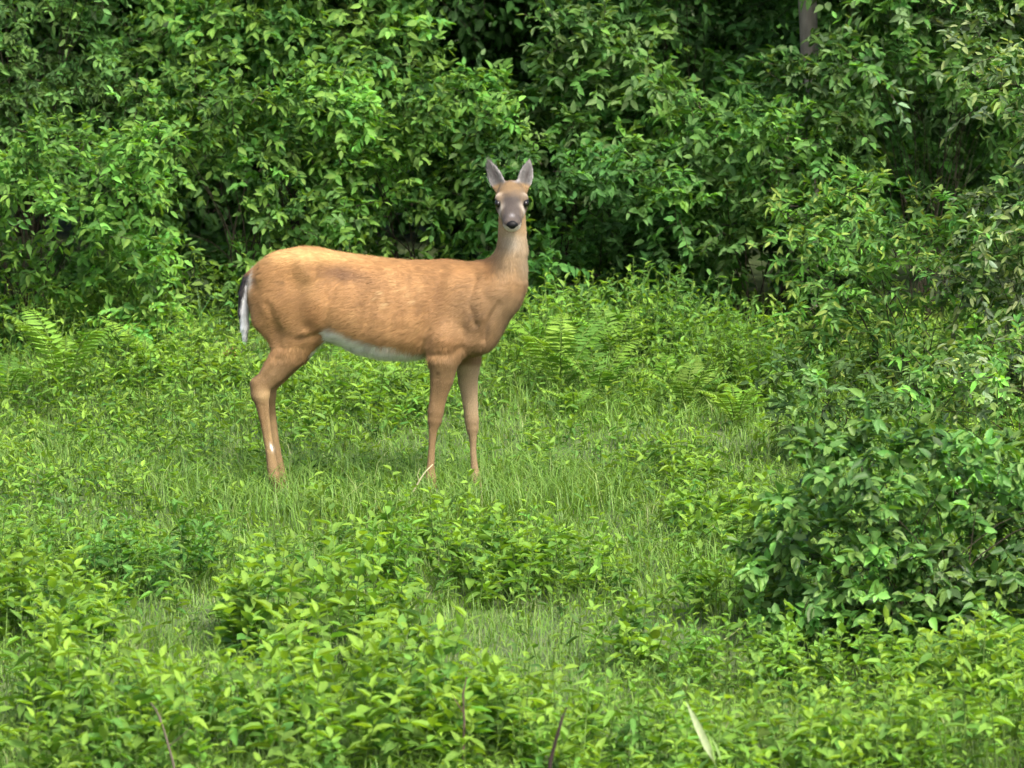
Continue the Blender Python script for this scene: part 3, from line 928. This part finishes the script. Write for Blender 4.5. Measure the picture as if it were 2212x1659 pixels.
# second row
BACK = 'trees closing the back of the thicket'
def back_tree(label, px, yd, h_, n, cols, rr=.45):
    bx = at(px, 700, yd)[0]; bz = float(gz(bx, yd))
    lb = []
    for _ in range(n):
        an = rng.uniform(0, 6.28); q = rng.uniform(.1, 1.0)
        lb.append((bx + math.cos(an) * q, yd + math.sin(an) * q * .6, bz + rng.uniform(.12, h_), rng.uniform(.8, 1.2) * rr))
    return shrub('thicket_tree', label, 'tree', BACK, (bx, yd, bz), lb, 42, .10, .52, cols, kl=7, nparts=0, stems=.012)
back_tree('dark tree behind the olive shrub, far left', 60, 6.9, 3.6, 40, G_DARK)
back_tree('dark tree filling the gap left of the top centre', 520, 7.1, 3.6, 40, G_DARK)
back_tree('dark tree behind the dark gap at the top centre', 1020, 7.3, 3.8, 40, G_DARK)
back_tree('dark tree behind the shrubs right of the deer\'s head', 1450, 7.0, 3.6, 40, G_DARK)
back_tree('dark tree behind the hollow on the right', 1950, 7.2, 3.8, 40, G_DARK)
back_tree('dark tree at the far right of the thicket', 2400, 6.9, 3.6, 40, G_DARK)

# the wood behind, one dark mass
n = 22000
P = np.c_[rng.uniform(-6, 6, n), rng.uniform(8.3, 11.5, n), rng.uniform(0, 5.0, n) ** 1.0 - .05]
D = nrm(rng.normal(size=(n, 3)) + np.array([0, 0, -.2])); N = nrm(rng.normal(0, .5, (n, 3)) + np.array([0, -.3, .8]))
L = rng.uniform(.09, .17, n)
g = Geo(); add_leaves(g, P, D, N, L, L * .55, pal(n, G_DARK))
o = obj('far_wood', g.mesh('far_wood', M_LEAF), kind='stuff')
o['label'] = 'dark mass of woodland leaves deep behind the thicket'; o['category'] = 'woodland'

# grey trunk rising through the shrubs
tb = at(1735, 330, 4.95); tb0 = np.array([tb[0] + .02, 4.95, float(gz(tb[0], 4.95))])
tr = thing('grey_tree', 'slim grey tree trunk showing between leaves at the upper right', 'tree', tb0)
g = Geo()
zz = np.linspace(-.05, 4.2, 22)
path = np.stack([tb0[0] + .03 * np.sin(zz * 1.7) - .012 * zz, np.full(22, 4.95) + .05 * np.sin(zz), tb0[2] + zz], -1)
add_tubes(g, path[None], (.055 - .008 * zz)[None] * (1 + .06 * np.sin(zz * 9))[None], (.20, .175, .14), 12)
obj('trunk', g.mesh('trunk', M_BARK, tb0), tr)
g = Geo(); b_ = Geo()
nb = 16
st = path[rng.integers(12, 22, nb)]; an = rng.uniform(0, 6.28, nb)
en = st + np.c_[np.cos(an), np.sin(an), rng.uniform(.3, .8, nb)] * rng.uniform(.5, .9, (nb, 1))
add_tubes(b_, curve_pts(st, en, 5, np.tile([0, 0, .08], (nb, 1))), np.linspace(.02, .005, 5)[None] * np.ones((nb, 1)), (.2, .18, .15), 5)
obj('branch', b_.mesh('branch', M_BARK, tb0), tr)
cc_ = np.repeat(en, 22, 0) + rng.normal(0, .18, (nb * 22, 3))
dd_ = nrm(rng.normal(size=cc_.shape) + np.array([0, 0, .2]))
P, D, N, L, W, pth, ti = twig_leaves(cc_, dd_, np.full(len(cc_), .28), 8, .085, .55)
add_leaves(g, P, D, N, L, W, pal(len(P), G_A))
obj('crown', g.mesh('crown', M_LEAF, tb0), tr, kind='stuff')

# ------------------------------------------------------------------ dark bush at the right, in front
fl = fill_lobes(1680, 2440, 960, 1430, 50, 85, 60, [(1640, 1010, 70, 60)])
fl += [(1850, 1370, 62, -.34), (1930, 1350, 62, -.4), (2010, 1370, 62, -.4), (2090, 1380, 62, -.38), (1970, 1410, 55, -.42), (1890, 1420, 50, -.42), (2050, 1425, 50, -.4), (2150, 1420, 55, -.36), (1800, 1400, 50, -.3), (1880, 1300, 60, -.36), (1960, 1290, 60, -.4), (2040, 1300, 60, -.4), (2120, 1330, 60, -.38), (1900, 1240, 55, -.3), (2000, 1230, 55, -.34), (2180, 1380, 70), (2100, 1300, 70), (2200, 1270, 70), (2040, 1390, 60), (1930, 1400, 60), (1650, 1150, 45), (1640, 1230, 42), (1650, 1310, 42), (1670, 1380, 42), (1620, 1180, 30), (1690, 1200, 70), (1680, 1280, 60), (1740, 1330, 60), (1720, 1110, 60), (1800, 960, 55), (1880, 930, 60)]
bp_ = at(1985, 1440, -2.9)
shrub('dark_bush', 'dark green glossy leaved bush standing in front at the right', 'bush', None, (bp_[0], -2.9, float(gz(bp_[0], -2.9))),
      lobes_px(fl, -2.75, .36), 62, .078, .56, [(.06, .148, .03), (.074, .165, .034), (.048, .125, .026)], M_LEAF_GLOSS, kl=8, nparts=160, tip=(.16, .26, .06), up=.5, droop=.3)
fl = fill_lobes(1990, 2440, 760, 1060, 60, 95, 17)
bp_ = at(2230, 1080, -.6)
shrub('leafy_bush', 'mid green bush at the right edge behind the dark bush', 'bush', None, (bp_[0], -.6, float(gz(bp_[0], -.6))),
      lobes_px(fl, -.6, .3), 44, .066, .42, G_SILV[:1] + G_OLIVE + G_BRIGHT, None, kl=8, nparts=60, tip=(.22, .31, .08))
fl = fill_lobes(1690, 1990, 800, 980, 40, 70, 12)
bp_ = at(1800, 1010, .5)
shrub('leafy_bush', 'low pale green bush between the deer meadow and the dark bush', 'bush', None, (bp_[0], .7, float(gz(bp_[0], .7))),
      lobes_px(fl, .6, .25), 56, .066, .45, [(.10, .185, .055), (.085, .17, .05)], None, kl=8, nparts=40)

# ------------------------------------------------------------------ low plants
def stems_geo(g, b, feet, hgt, k, leafL, ratio, cols, tip, lean=.25, whorl=True):
    """upright leafy stems; returns leaf arrays"""
    n = len(feet)
    ln = np.c_[rng.normal(0, lean, (n, 2)), np.ones(n)] * hgt[:, None]
    topp = feet + ln
    t = np.linspace(.25, 1.0, k)[None, :] ** .8
    pos = feet[:, None] + ln[:, None] * t[..., None]
    az = (np.arange(k) * 2.4)[None] + rng.uniform(0, 6.28, (n, 1)) + rng.normal(0, .3, (n, k))
    el = rng.normal(.15, .35, (n, k)) + .55 * t ** 3
    D = np.stack([np.cos(az) * np.cos(el), np.sin(az) * np.cos(el), np.sin(el)], -1)
    N = np.stack([-np.cos(az) * np.sin(el), -np.sin(az) * np.sin(el), np.cos(el)], -1) + rng.normal(0, .25, (n, k, 3))
    L = leafL * rng.uniform(.5, 1.25, (n, k)) * (1 - .35 * t ** 4)
    W = L * ratio * rng.uniform(.85, 1.15, (n, k))
    C = np.repeat(pal(n, cols, .14, .05), k, 0).reshape(n, k, 3) * np.exp(rng.normal(0, .13, (n, k, 1)))
    tm = (np.clip((t - .7) / .3, 0, 1) * .75)[..., None]
    C = C * (1 - tm) + np.array(tip) * tm * np.exp(rng.normal(0, .12, (n, k, 1)))
    add_tubes(b, np.stack([feet, feet + ln * .5, topp], 1), np.array([.003, .0024, .0012]) * np.ones((n, 1)), (.10, .17, .04), 3)
    return [z_.reshape(-1, *z_.shape[2:]) for z_ in (pos, D, N, L, W, C)]


def clump(label, px, py, rx, depth, h_, ns, leafL=.085, ratio=.36, cols=G_LOW, tip=(.20, .34, .045), k=13, nparts=24, name='leafy_plant', group='leafy clumps in the meadow'):
    c = ground_at(px, py)
    r_ = np.sqrt(rng.uniform(0, 1, ns)); an = rng.uniform(0, 6.28, ns)
    fx = c[0] + np.cos(an) * r_ * rx; fy = c[1] + np.sin(an) * r_ * depth
    feet = np.c_[fx, fy, gz(fx, fy) - .01]
    ns = int(ns * .92); fx, fy, r_, feet = fx[:ns], fy[:ns], r_[:ns], feet[:ns]
    hg = h_ * (1.18 if py > 1200 else 1.0) * (1 - .5 * r_ ** 2) * rng.uniform(.55, 1.2, ns)
    leafL = leafL * rng.uniform(.72, .95); ratio = ratio * float(rng.choice([.95, 1.2, 1.4, 1.6]))
    root = thing(name, label, 'plant', c, group)
    g, b = Geo(), Geo()
    P, D, N, L, W, C = stems_geo(g, b, feet, hg, k, leafL, ratio, cols, tip)
    tocam = nrm(np.array(CAM) - P)
    sc = (P[:, 2] - c[2]) / h_ - (P[:, 1] - c[1]) / max(depth, .1) * .4 + np.abs((nrm(N) * tocam).sum(1)) + L / leafL
    used = leaf_parts(root, c, P, D, N, L, W, C, ('low%.3f%.2f' % (leafL, tip[0]), M_LEAF, ratio), nparts, sc)
    u = ~used
    add_leaves(g, P[u], D[u], N[u], L[u], W[u], C[u])
    obj('foliage', g.mesh('foliage', M_LEAF, c), root, kind='stuff')
    obj('stems', b.mesh('stems', M_BARK, c), root, kind='stuff')


YT = (.205, .33, .04)
clump('yellow green leafy clump with a dark hollow, left of bottom centre', 690, 1420, .38, .45, .42, 60, .095, .36, tip=YT)
clump('dark leafy clump in the meadow left of the deer\'s front legs, lower left', 350, 1265, .36, .4, .30, 50, .08, .36, G_A + G_LOW[:1], (.10, .24, .05))
clump('light green clump just below the deer\'s front feet', 960, 1245, .36, .4, .32, 50, .075, .36)
clump('green clump right of the light clump below the deer', 1180, 1290, .36, .4, .28, 45, .075, .36)
clump('leafy clump below the deer\'s belly in the open grass', 800, 1290, .28, .3, .26, 36, .075, .36, G_LOW, (.13, .28, .05))
clump('bright leafy clump at the left edge of the lower meadow', 40, 1390, .4, .4, .34, 50, .085, .36, tip=YT)
clump('leafy clump at the left edge, below the meadow\'s middle', 60, 1240, .36, .35, .26, 40, .075, .36, G_LOW, (.12, .27, .05))
clump('bright clump in the bottom left corner', 120, 1640, .55, .5, .42, 80, .10, .36, tip=YT, nparts=40)
clump('bright clump at the bottom, right of the leaning twig', 470, 1680, .5, .5, .42, 80, .10, .36, tip=YT, nparts=40)
clump('large yellow green clump at the bottom centre', 830, 1620, .5, .5, .44, 80, .105, .36, tip=YT, nparts=40)
clump('bright clump left of the dark upright stick', 1080, 1660, .38, .45, .36, 60, .095, .36, tip=YT, nparts=30)
clump('green clump right of the dark upright stick', 1330, 1690, .4, .4, .32, 50, .09, .36, tip=(.17, .31, .05))
clump('bright clump right of the pale folded leaf', 1690, 1720, .5, .5, .38, 70, .095, .36, tip=YT, nparts=30)
clump('bright clump in the bottom right corner', 2110, 1690, .5, .5, .40, 70, .095, .36, tip=YT, nparts=30)
clump('yellow green plant standing before the dark bush', 2060, 1560, .24, .25, .36, 30, .10, .36, tip=(.26, .38, .05))
clump('small plant with a pale top leaf, left of the dark bush', 1350, 1440, .16, .2, .24, 14, .09, .4)
clump('low green clump beside the dark bush\'s left foot', 1600, 1480, .3, .3, .24, 40, .07, .36, G_LOW, (.13, .26, .05))
clump('tuft of green plants right of the deer\'s front hooves', 1420, 1050, .26, .3, .24, 30, .07, .36)
clump('green clump in the grass between deer and dark bush', 1560, 1170, .3, .35, .24, 36, .07, .36)
clump('yellowish plants under the deer\'s belly', 790, 900, .45, .35, .26, 60, .07, .38, tip=(.2, .33, .05))
clump('plants in front of the thicket behind the hind legs', 420, 860, .5, .4, .28, 60, .075, .36, tip=(.2, .34, .05))
clump('broad leaved weeds right of the deer\'s chest', 1260, 700, .38, .35, .50, 70, .09, .42, G_A, (.07, .17, .045))
clump('weeds at the foot of the dark shrub right of the neck', 1450, 790, .38, .35, .50, 70, .08, .34, G_A, (.09, .2, .05))
clump('leafy weeds at the foot of the leafy shrub near the trunk', 1640, 880, .38, .35, .42, 70, .075, .34, G_LOW, (.13, .27, .05))
clump('weeds growing through the front foot of the dark bush', 1790, 1490, .34, .25, .26, 46, .075, .36, G_LOW, (.15, .29, .05))
clump('weeds at the dark bush\'s foot near the right edge', 2140, 1500, .34, .25, .26, 46, .075, .36, G_LOW, (.15, .29, .05))
clump('weeds where the dark bush meets the grass on its left', 1590, 1340, .26, .3, .24, 40, .07, .36, G_LOW, (.13, .27, .05))
clump('leafy band plant between the deer\'s chest and the tall fern', 1190, 770, .32, .3, .36, 56, .072, .4, G_LOW, (.12, .26, .05))
clump('leafy band plant behind the pair of bright ferns', 1350, 770, .32, .3, .42, 60, .075, .4, G_A + G_LOW[:1], (.13, .27, .05))
clump('leafy band plant right of the arching grass', 1550, 840, .34, .3, .40, 60, .072, .38, G_LOW, (.14, .28, .05))
clump('small leafy sprig growing below the hind hooves', 700, 1110, .14, .12, .16, 12, .07, .34)
clump('weeds under the left edge shrub', 120, 740, .5, .35, .30, 50, .08, .4, G_A + G_LOW[:1], (.12, .26, .05))

# ferns
def fern(label, px, py, nf, ln, rise=.55, cols=G_YOUNG, pin=18, spread=6.28, az0=0):
    c = ground_at(px, py)
    root = thing('fern', label, 'fern', c, 'ferns at the edge of the thicket')
    for q in range(nf):
        an = az0 + q * spread / nf + rng.normal(0, .25); L_ = ln * rng.uniform(.75, 1.15)
        h_ = np.array([math.cos(an), math.sin(an), 0]); ri = rise * rng.uniform(.8, 1.25)
        t = np.linspace(0, 1, pin + 4)
        path = h_ * (L_ * (t * .55 + .25 * t ** 2))[:, None] + np.array([0, 0, 1.]) * (L_ * ri * (1.75 * t - .95 * t ** 2))[:, None]
        g = Geo()
        add_tubes(g, path[None], np.linspace(.004, .001, len(t))[None], (.12, .2, .04), 4)
        tg = nrm(np.gradient(path, axis=0)); sd_ = nrm(np.cross(tg, np.array([0, 0, 1.]))); nn = np.cross(sd_, tg)
        col = pal(1, cols, .12, .05)[0]
        for s_ in (-1, 1):
            i_ = np.arange(3, pin + 4); tt = (i_ - 3) / pin
            pl = L_ * .24 * np.sin(np.pi * (tt * .82 + .16)) * (1 - .35 * tt)
            Dp = nrm(sd_[i_] * s_ + tg[i_] * .45 + rng.normal(0, .08, (len(i_), 3)) - np.array([0, 0, .15]))
            add_leaves(g, path[i_], Dp, nn[i_] + rng.normal(0, .12, (len(i_), 3)), pl, pl * .22, np.clip(col * np.exp(rng.normal(0, .12, (len(i_), 1))), 0, .6),
                       np.full(len(i_), .2), np.full(len(i_), .15))
        obj('frond', g.mesh('frond', M_LEAF), root)


for (lb_, px_, py_, nf_, ln_, ri_) in (
        ('tall bright fern right of the deer\'s front legs', 1210, 870, 8, .46, 1.0), ('bright fern right of the tall fern', 1290, 880, 7, .40, .95),
        ('low fern under the deer\'s chest', 1120, 810, 7, .26, .8), ('fern below the arching grass', 1420, 870, 7, .28, .8),
        ('upright fern near the left edge of the meadow', 140, 870, 8, .44, 1.0), ('fern at the very left edge of the meadow', 15, 890, 7, .40, .9),
        ('fern left of the deer\'s tail', 330, 830, 7, .36, .9), ('low fern between the tail and the left ferns', 235, 850, 7, .26, .8),
        ('small fern behind the deer\'s hind leg', 480, 830, 6, .26, .85), ('small fern seen under the deer\'s belly', 740, 830, 6, .25, .8),
        ('small fern between belly and front legs', 880, 850, 6, .24, .8), ('fern under the left shrubs', 420, 760, 7, .28, .85),
        ('small fern at the foot of the shrub near the trunk', 1560, 880, 6, .28, .8), ('little fern in front of the tall fern', 1240, 910, 6, .22, .8), ('fern on the bank right of the arching grass', 1480, 900, 7, .34, .9),
        ('fern on the bank above the tall fern', 1330, 800, 7, .40, .95), ('fern at the right end of the bank', 1590, 930, 7, .32, .9), ('fern behind the deer\'s chest', 1165, 790, 7, .36, .95)):
    fern(lb_, px_, py_, nf_, ln_ * .88, ri_)

# arching grasses right of the chest
def grass_tuft(label, px, py, n, ln, cols, wid=.008):
    c = ground_at(px, py)
    g = Geo(); blades(g, np.tile(c, (n, 1)) + np.c_[rng.normal(0, .05, (n, 2)), np.zeros(n)], ln * rng.uniform(.6, 1.1, n), cols, wid, .75)
    o = obj('grass_tuft', g.mesh('grass_tuft', M_GRASS, c)); o.location = c
    o['label'] = label; o['category'] = 'grass'; o['group'] = 'arching grass tufts'


def blades(g, F, H, cols, wid, bend=.5, jit=.18):
    n = len(F)
    an = rng.uniform(0, 6.28, n); d = np.c_[np.cos(an), np.sin(an), np.zeros(n)]
    sd_ = np.c_[-np.sin(an + rng.normal(0, .5, n)), np.cos(an), np.zeros(n)]
    bd = H * rng.uniform(.2, 1.2, n) * bend
    V = []
    for t, ww in ((0, 1.0), (.55, .75)):
        c_ = F + d * (bd * t * t)[:, None] + np.array([0, 0, 1.]) * (H * (t - .25 * bend * t * t))[:, None]
        V += [c_ - sd_ * wid * ww / 2, c_ + sd_ * wid * ww / 2]
    V.append(F + d * bd[:, None] + np.array([0, 0, 1.]) * (H * (1 - .35 * bend))[:, None])
    V = np.stack(V, 1)
    T = np.array([[0, 1, 3], [0, 3, 2], [2, 3, 4]])
    T = T[None] + (np.arange(n) * 5)[:, None, None]
    C = np.repeat(pal(n, cols, jit, .07), 5, 0) if not isinstance(cols, np.ndarray) or cols.ndim == 1 or len(cols) != n else np.repeat(cols, 5, 0)
    g.add(V, T, C)


G_TUFT = [(.09, .20, .05), (.07, .17, .045)]
grass_tuft('arching grass tuft right of the deer\'s neck', 1400, 780, 34, .42, G_TUFT, .006)
grass_tuft('arching grass tuft further right of the chest', 1530, 820, 34, .40, G_TUFT, .006)
grass_tuft('grass tuft standing left of the deer\'s tail', 460, 750, 26, .36, G_TUFT, .006)

# ------------------------------------------------------------------ ground cover and meadow grass (uncountable)
def patch(x, y, s, seed):
    P = np.c_[x, y, np.zeros_like(x)]; return vnoise(P, s, seed)


n = 12000
fx = rng.uniform(-3.4, 3.4, n); fy = rng.uniform(-6.6, 4.9, n)
dens = .58 + .55 * patch(fx, fy, 2.3, 11) - .12 * np.clip((-fy - 1.0) / 2, 0, 1) + .55 * np.clip((fy - .9) / 1.0, 0, 1)
nearhoof = (np.hypot((fx + .5) / .9, (fy + .35) / .8) < 1) & (rng.random(n) < .5)
kp = (rng.random(n) < dens) & ~nearhoof
fx, fy = fx[kp], fy[kp]; n = len(fx)
hg = rng.uniform(.07, .2, n) * (1 + .35 * patch(fx, fy, 1.7, 12)) * (1 + .55 * np.clip((fy - 1.4) / 1.2, 0, 1))
g, b = Geo(), Geo()
P, D, N, L, W, C = stems_geo(g, b, np.c_[fx, fy, gz(fx, fy) - .01], hg, 8, .05 * rng.uniform(.7, 1.25, (len(hg), 1)), .40, G_LOW + G_A[:1] + G_OLIVE[:1], (.19, .31, .042))
add_leaves(g, P, D, N, L, W, C)
g.V += b.V; g.T += [t + g.n for t in b.T]; g.C += b.C
o = obj('ground_cover', g.mesh('ground_cover', M_LEAF), kind='stuff')
o['label'] = 'low mixed leafy plants covering the meadow'; o['category'] = 'ground cover'

n = 178000
fx = rng.uniform(-3.6, 3.6, n); fy = rng.uniform(-7, 5.2, n)
pn = patch(fx, fy, 2.0, 21); p2 = patch(fx, fy, 5.0, 22)
hg = (.118 + .05 * pn + .02 * p2) * rng.uniform(.55, 1.45, n)
nh = np.hypot((fx + .5) / 1.0, (fy + .2) / .7)
hg = hg * np.where(nh < 1, 2.1, 1.0) * (1 + .75 * np.exp(-((fx + .33) / .16) ** 2 - ((fy + .42) / .2) ** 2))
cols = np.array([(.11, .22, .034), (.13, .24, .04), (.095, .19, .034), (.15, .245, .05)])[rng.integers(0, 4, n)]
cols = cols * np.exp(rng.normal(0, .11, (n, 1)))
dry = rng.random(n) < (.02 + .05 * np.clip(p2, 0, 1)); cols[dry] = np.array([.21, .25, .10]) * np.exp(rng.normal(0, .2, (dry.sum(), 1)))
g = Geo()
blades(g, np.c_[fx, fy, gz(fx, fy) - .01], np.clip(hg, .04, .3), cols, .0046, 1.0)
o = obj('meadow_grass', g.mesh('meadow_grass', M_GRASS), kind='stuff')
o['label'] = 'short green meadow grass'; o['category'] = 'grass'

# ------------------------------------------------------------------ sticks and single leaves
def stick(name, label, cat, pts, r0, r1, col, twigs=()):
    pts = np.array(pts); c = pts[0].copy()
    root = thing(name, label, cat, c)
    g = Geo()
    add_tubes(g, pts[None], np.linspace(r0, r1, len(pts))[None], col, 8)
    obj('shaft', g.mesh('shaft', M_BARK, c), root)
    for tw in twigs:
        g = Geo(); tw = np.array(tw)
        add_tubes(g, tw[None], np.linspace(r1 * 1.1, r1 * .4, len(tw))[None], col, 5)
        obj('side_twig', g.mesh('side_twig', M_BARK, c), root)
yk = -6.3
stick('dead_stick', 'dark bare stick poking up at the bottom centre', 'stick',
      [at(1178, 1740, yk), at(1190, 1640, yk), at(1203, 1590, yk - .01), at(1215, 1550, yk - .01), at(1224, 1528, yk)], .008, .004, (.035, .025, .022))
yk = -5.6
stick('dry_twig', 'leaning dry grey twig at the lower left', 'stick',
      [at(385, 1700, yk), at(372, 1640, yk), at(352, 1570, yk), at(338, 1535, yk), at(325, 1518, yk)], .005, .002, (.12, .10, .08),
      [[at(366, 1612, yk), at(392, 1590, yk - .03), at(420, 1565, yk - .04)], [at(350, 1565, yk), at(346, 1545, yk + .05), at(352, 1526, yk + .05)]])
yk = -5.2
stick('dry_twig', 'thin upright brown twig among the bottom centre clump', 'stick',
      [at(1000, 1640, yk), at(1003, 1560, yk), at(1000, 1500, yk), at(1008, 1462, yk)], .005, .0025, (.09, .065, .05), [[at(1001, 1540, yk), at(985, 1515, yk), at(976, 1500, yk)]])
stick('dry_stick', 'pale straw stick leaning below the deer\'s near front hoof', 'stick',
      [at(893, 1062, -.5), at(905, 1040, -.5), at(918, 1020, -.5), at(935, 1003, -.48)], .004, .002, (.36, .34, .20), [[at(905, 1040, -.5), at(902, 1025, -.5), at(908, 1010, -.5)]])
stick('dry_stick', 'pale straw stick leaning left of the dark bush', 'stick',
      [at(1532, 1405, -3.0), at(1560, 1385, -3.0), at(1585, 1368, -3.0), at(1612, 1345, -3.0)], .004, .002, (.17, .21, .08))
# pale folded leaf bottom right
c = at(1545, 1650, -5.7)
root = thing('pale_leaf_plant', 'large pale green folded leaf rising at the lower right', 'plant', c)
tipp = at(1483, 1515, -5.7); d = tipp - c; Ln = np.linalg.norm(d)
for nm, off, sc, an, col in (('leaf', 0, 1.0, -.5, (.36, .43, .25)), ('leaf', .1, .42, .5, (.22, .33, .12)), ('leaf', -.02, .5, 1.2, (.22, .36, .10))):
    g = Geo()
    dd = np.array(d) / Ln + np.array([.25 * an if an > 0 else 0, -.05, 0])
    add_leaves(g, np.array([[0., 0, 0]]) + off * np.array([[.2, 0, .05]]), dd[None], np.array([[math.sin(an) + .5, -1, .25]]), Ln * sc, Ln * sc * .125, np.array([col]), np.array([.8]), np.array([.1]), True)
    obj(nm, g.mesh('leaf', M_LEAF), root)
g = Geo(); b0 = np.array([0.03, 0, -.28])
add_tubes(g, np.stack([b0, b0 * .5 + np.array([.01, 0, 0]), np.zeros(3)])[None], np.array([[.006, .005, .004]]), (.12, .2, .06), 5)
obj('stem', g.mesh('stem', M_LEAF), root)
# brown withered seed head left of the hind leg
c = ground_at(497, 840); top_ = at(497, 768, c[1])
root = thing('withered_flower', 'brown withered flower head left of the deer\'s hind leg', 'flower', c)
g = Geo(); add_tubes(g, np.stack([c, (c + top_) / 2 + np.array([.01, 0, 0]), top_])[None], np.array([[.004, .003, .003]]), (.12, .12, .05), 5)
obj('stem', g.mesh('stem', M_BARK, c), root)
g = Geo(); n = 40
dd = nrm(rng.normal(size=(n, 3)) + np.array([0, 0, .3]))
add_leaves(g, np.tile(top_, (n, 1)) + dd * .012, dd, nrm(rng.normal(size=(n, 3))), rng.uniform(.02, .045, n), rng.uniform(.01, .02, n), pal(n, [(.20, .10, .06), (.14, .07, .05), (.3, .2, .12)]))
obj('flower_head', g.mesh('flower_head', M_LEAF, c), root)
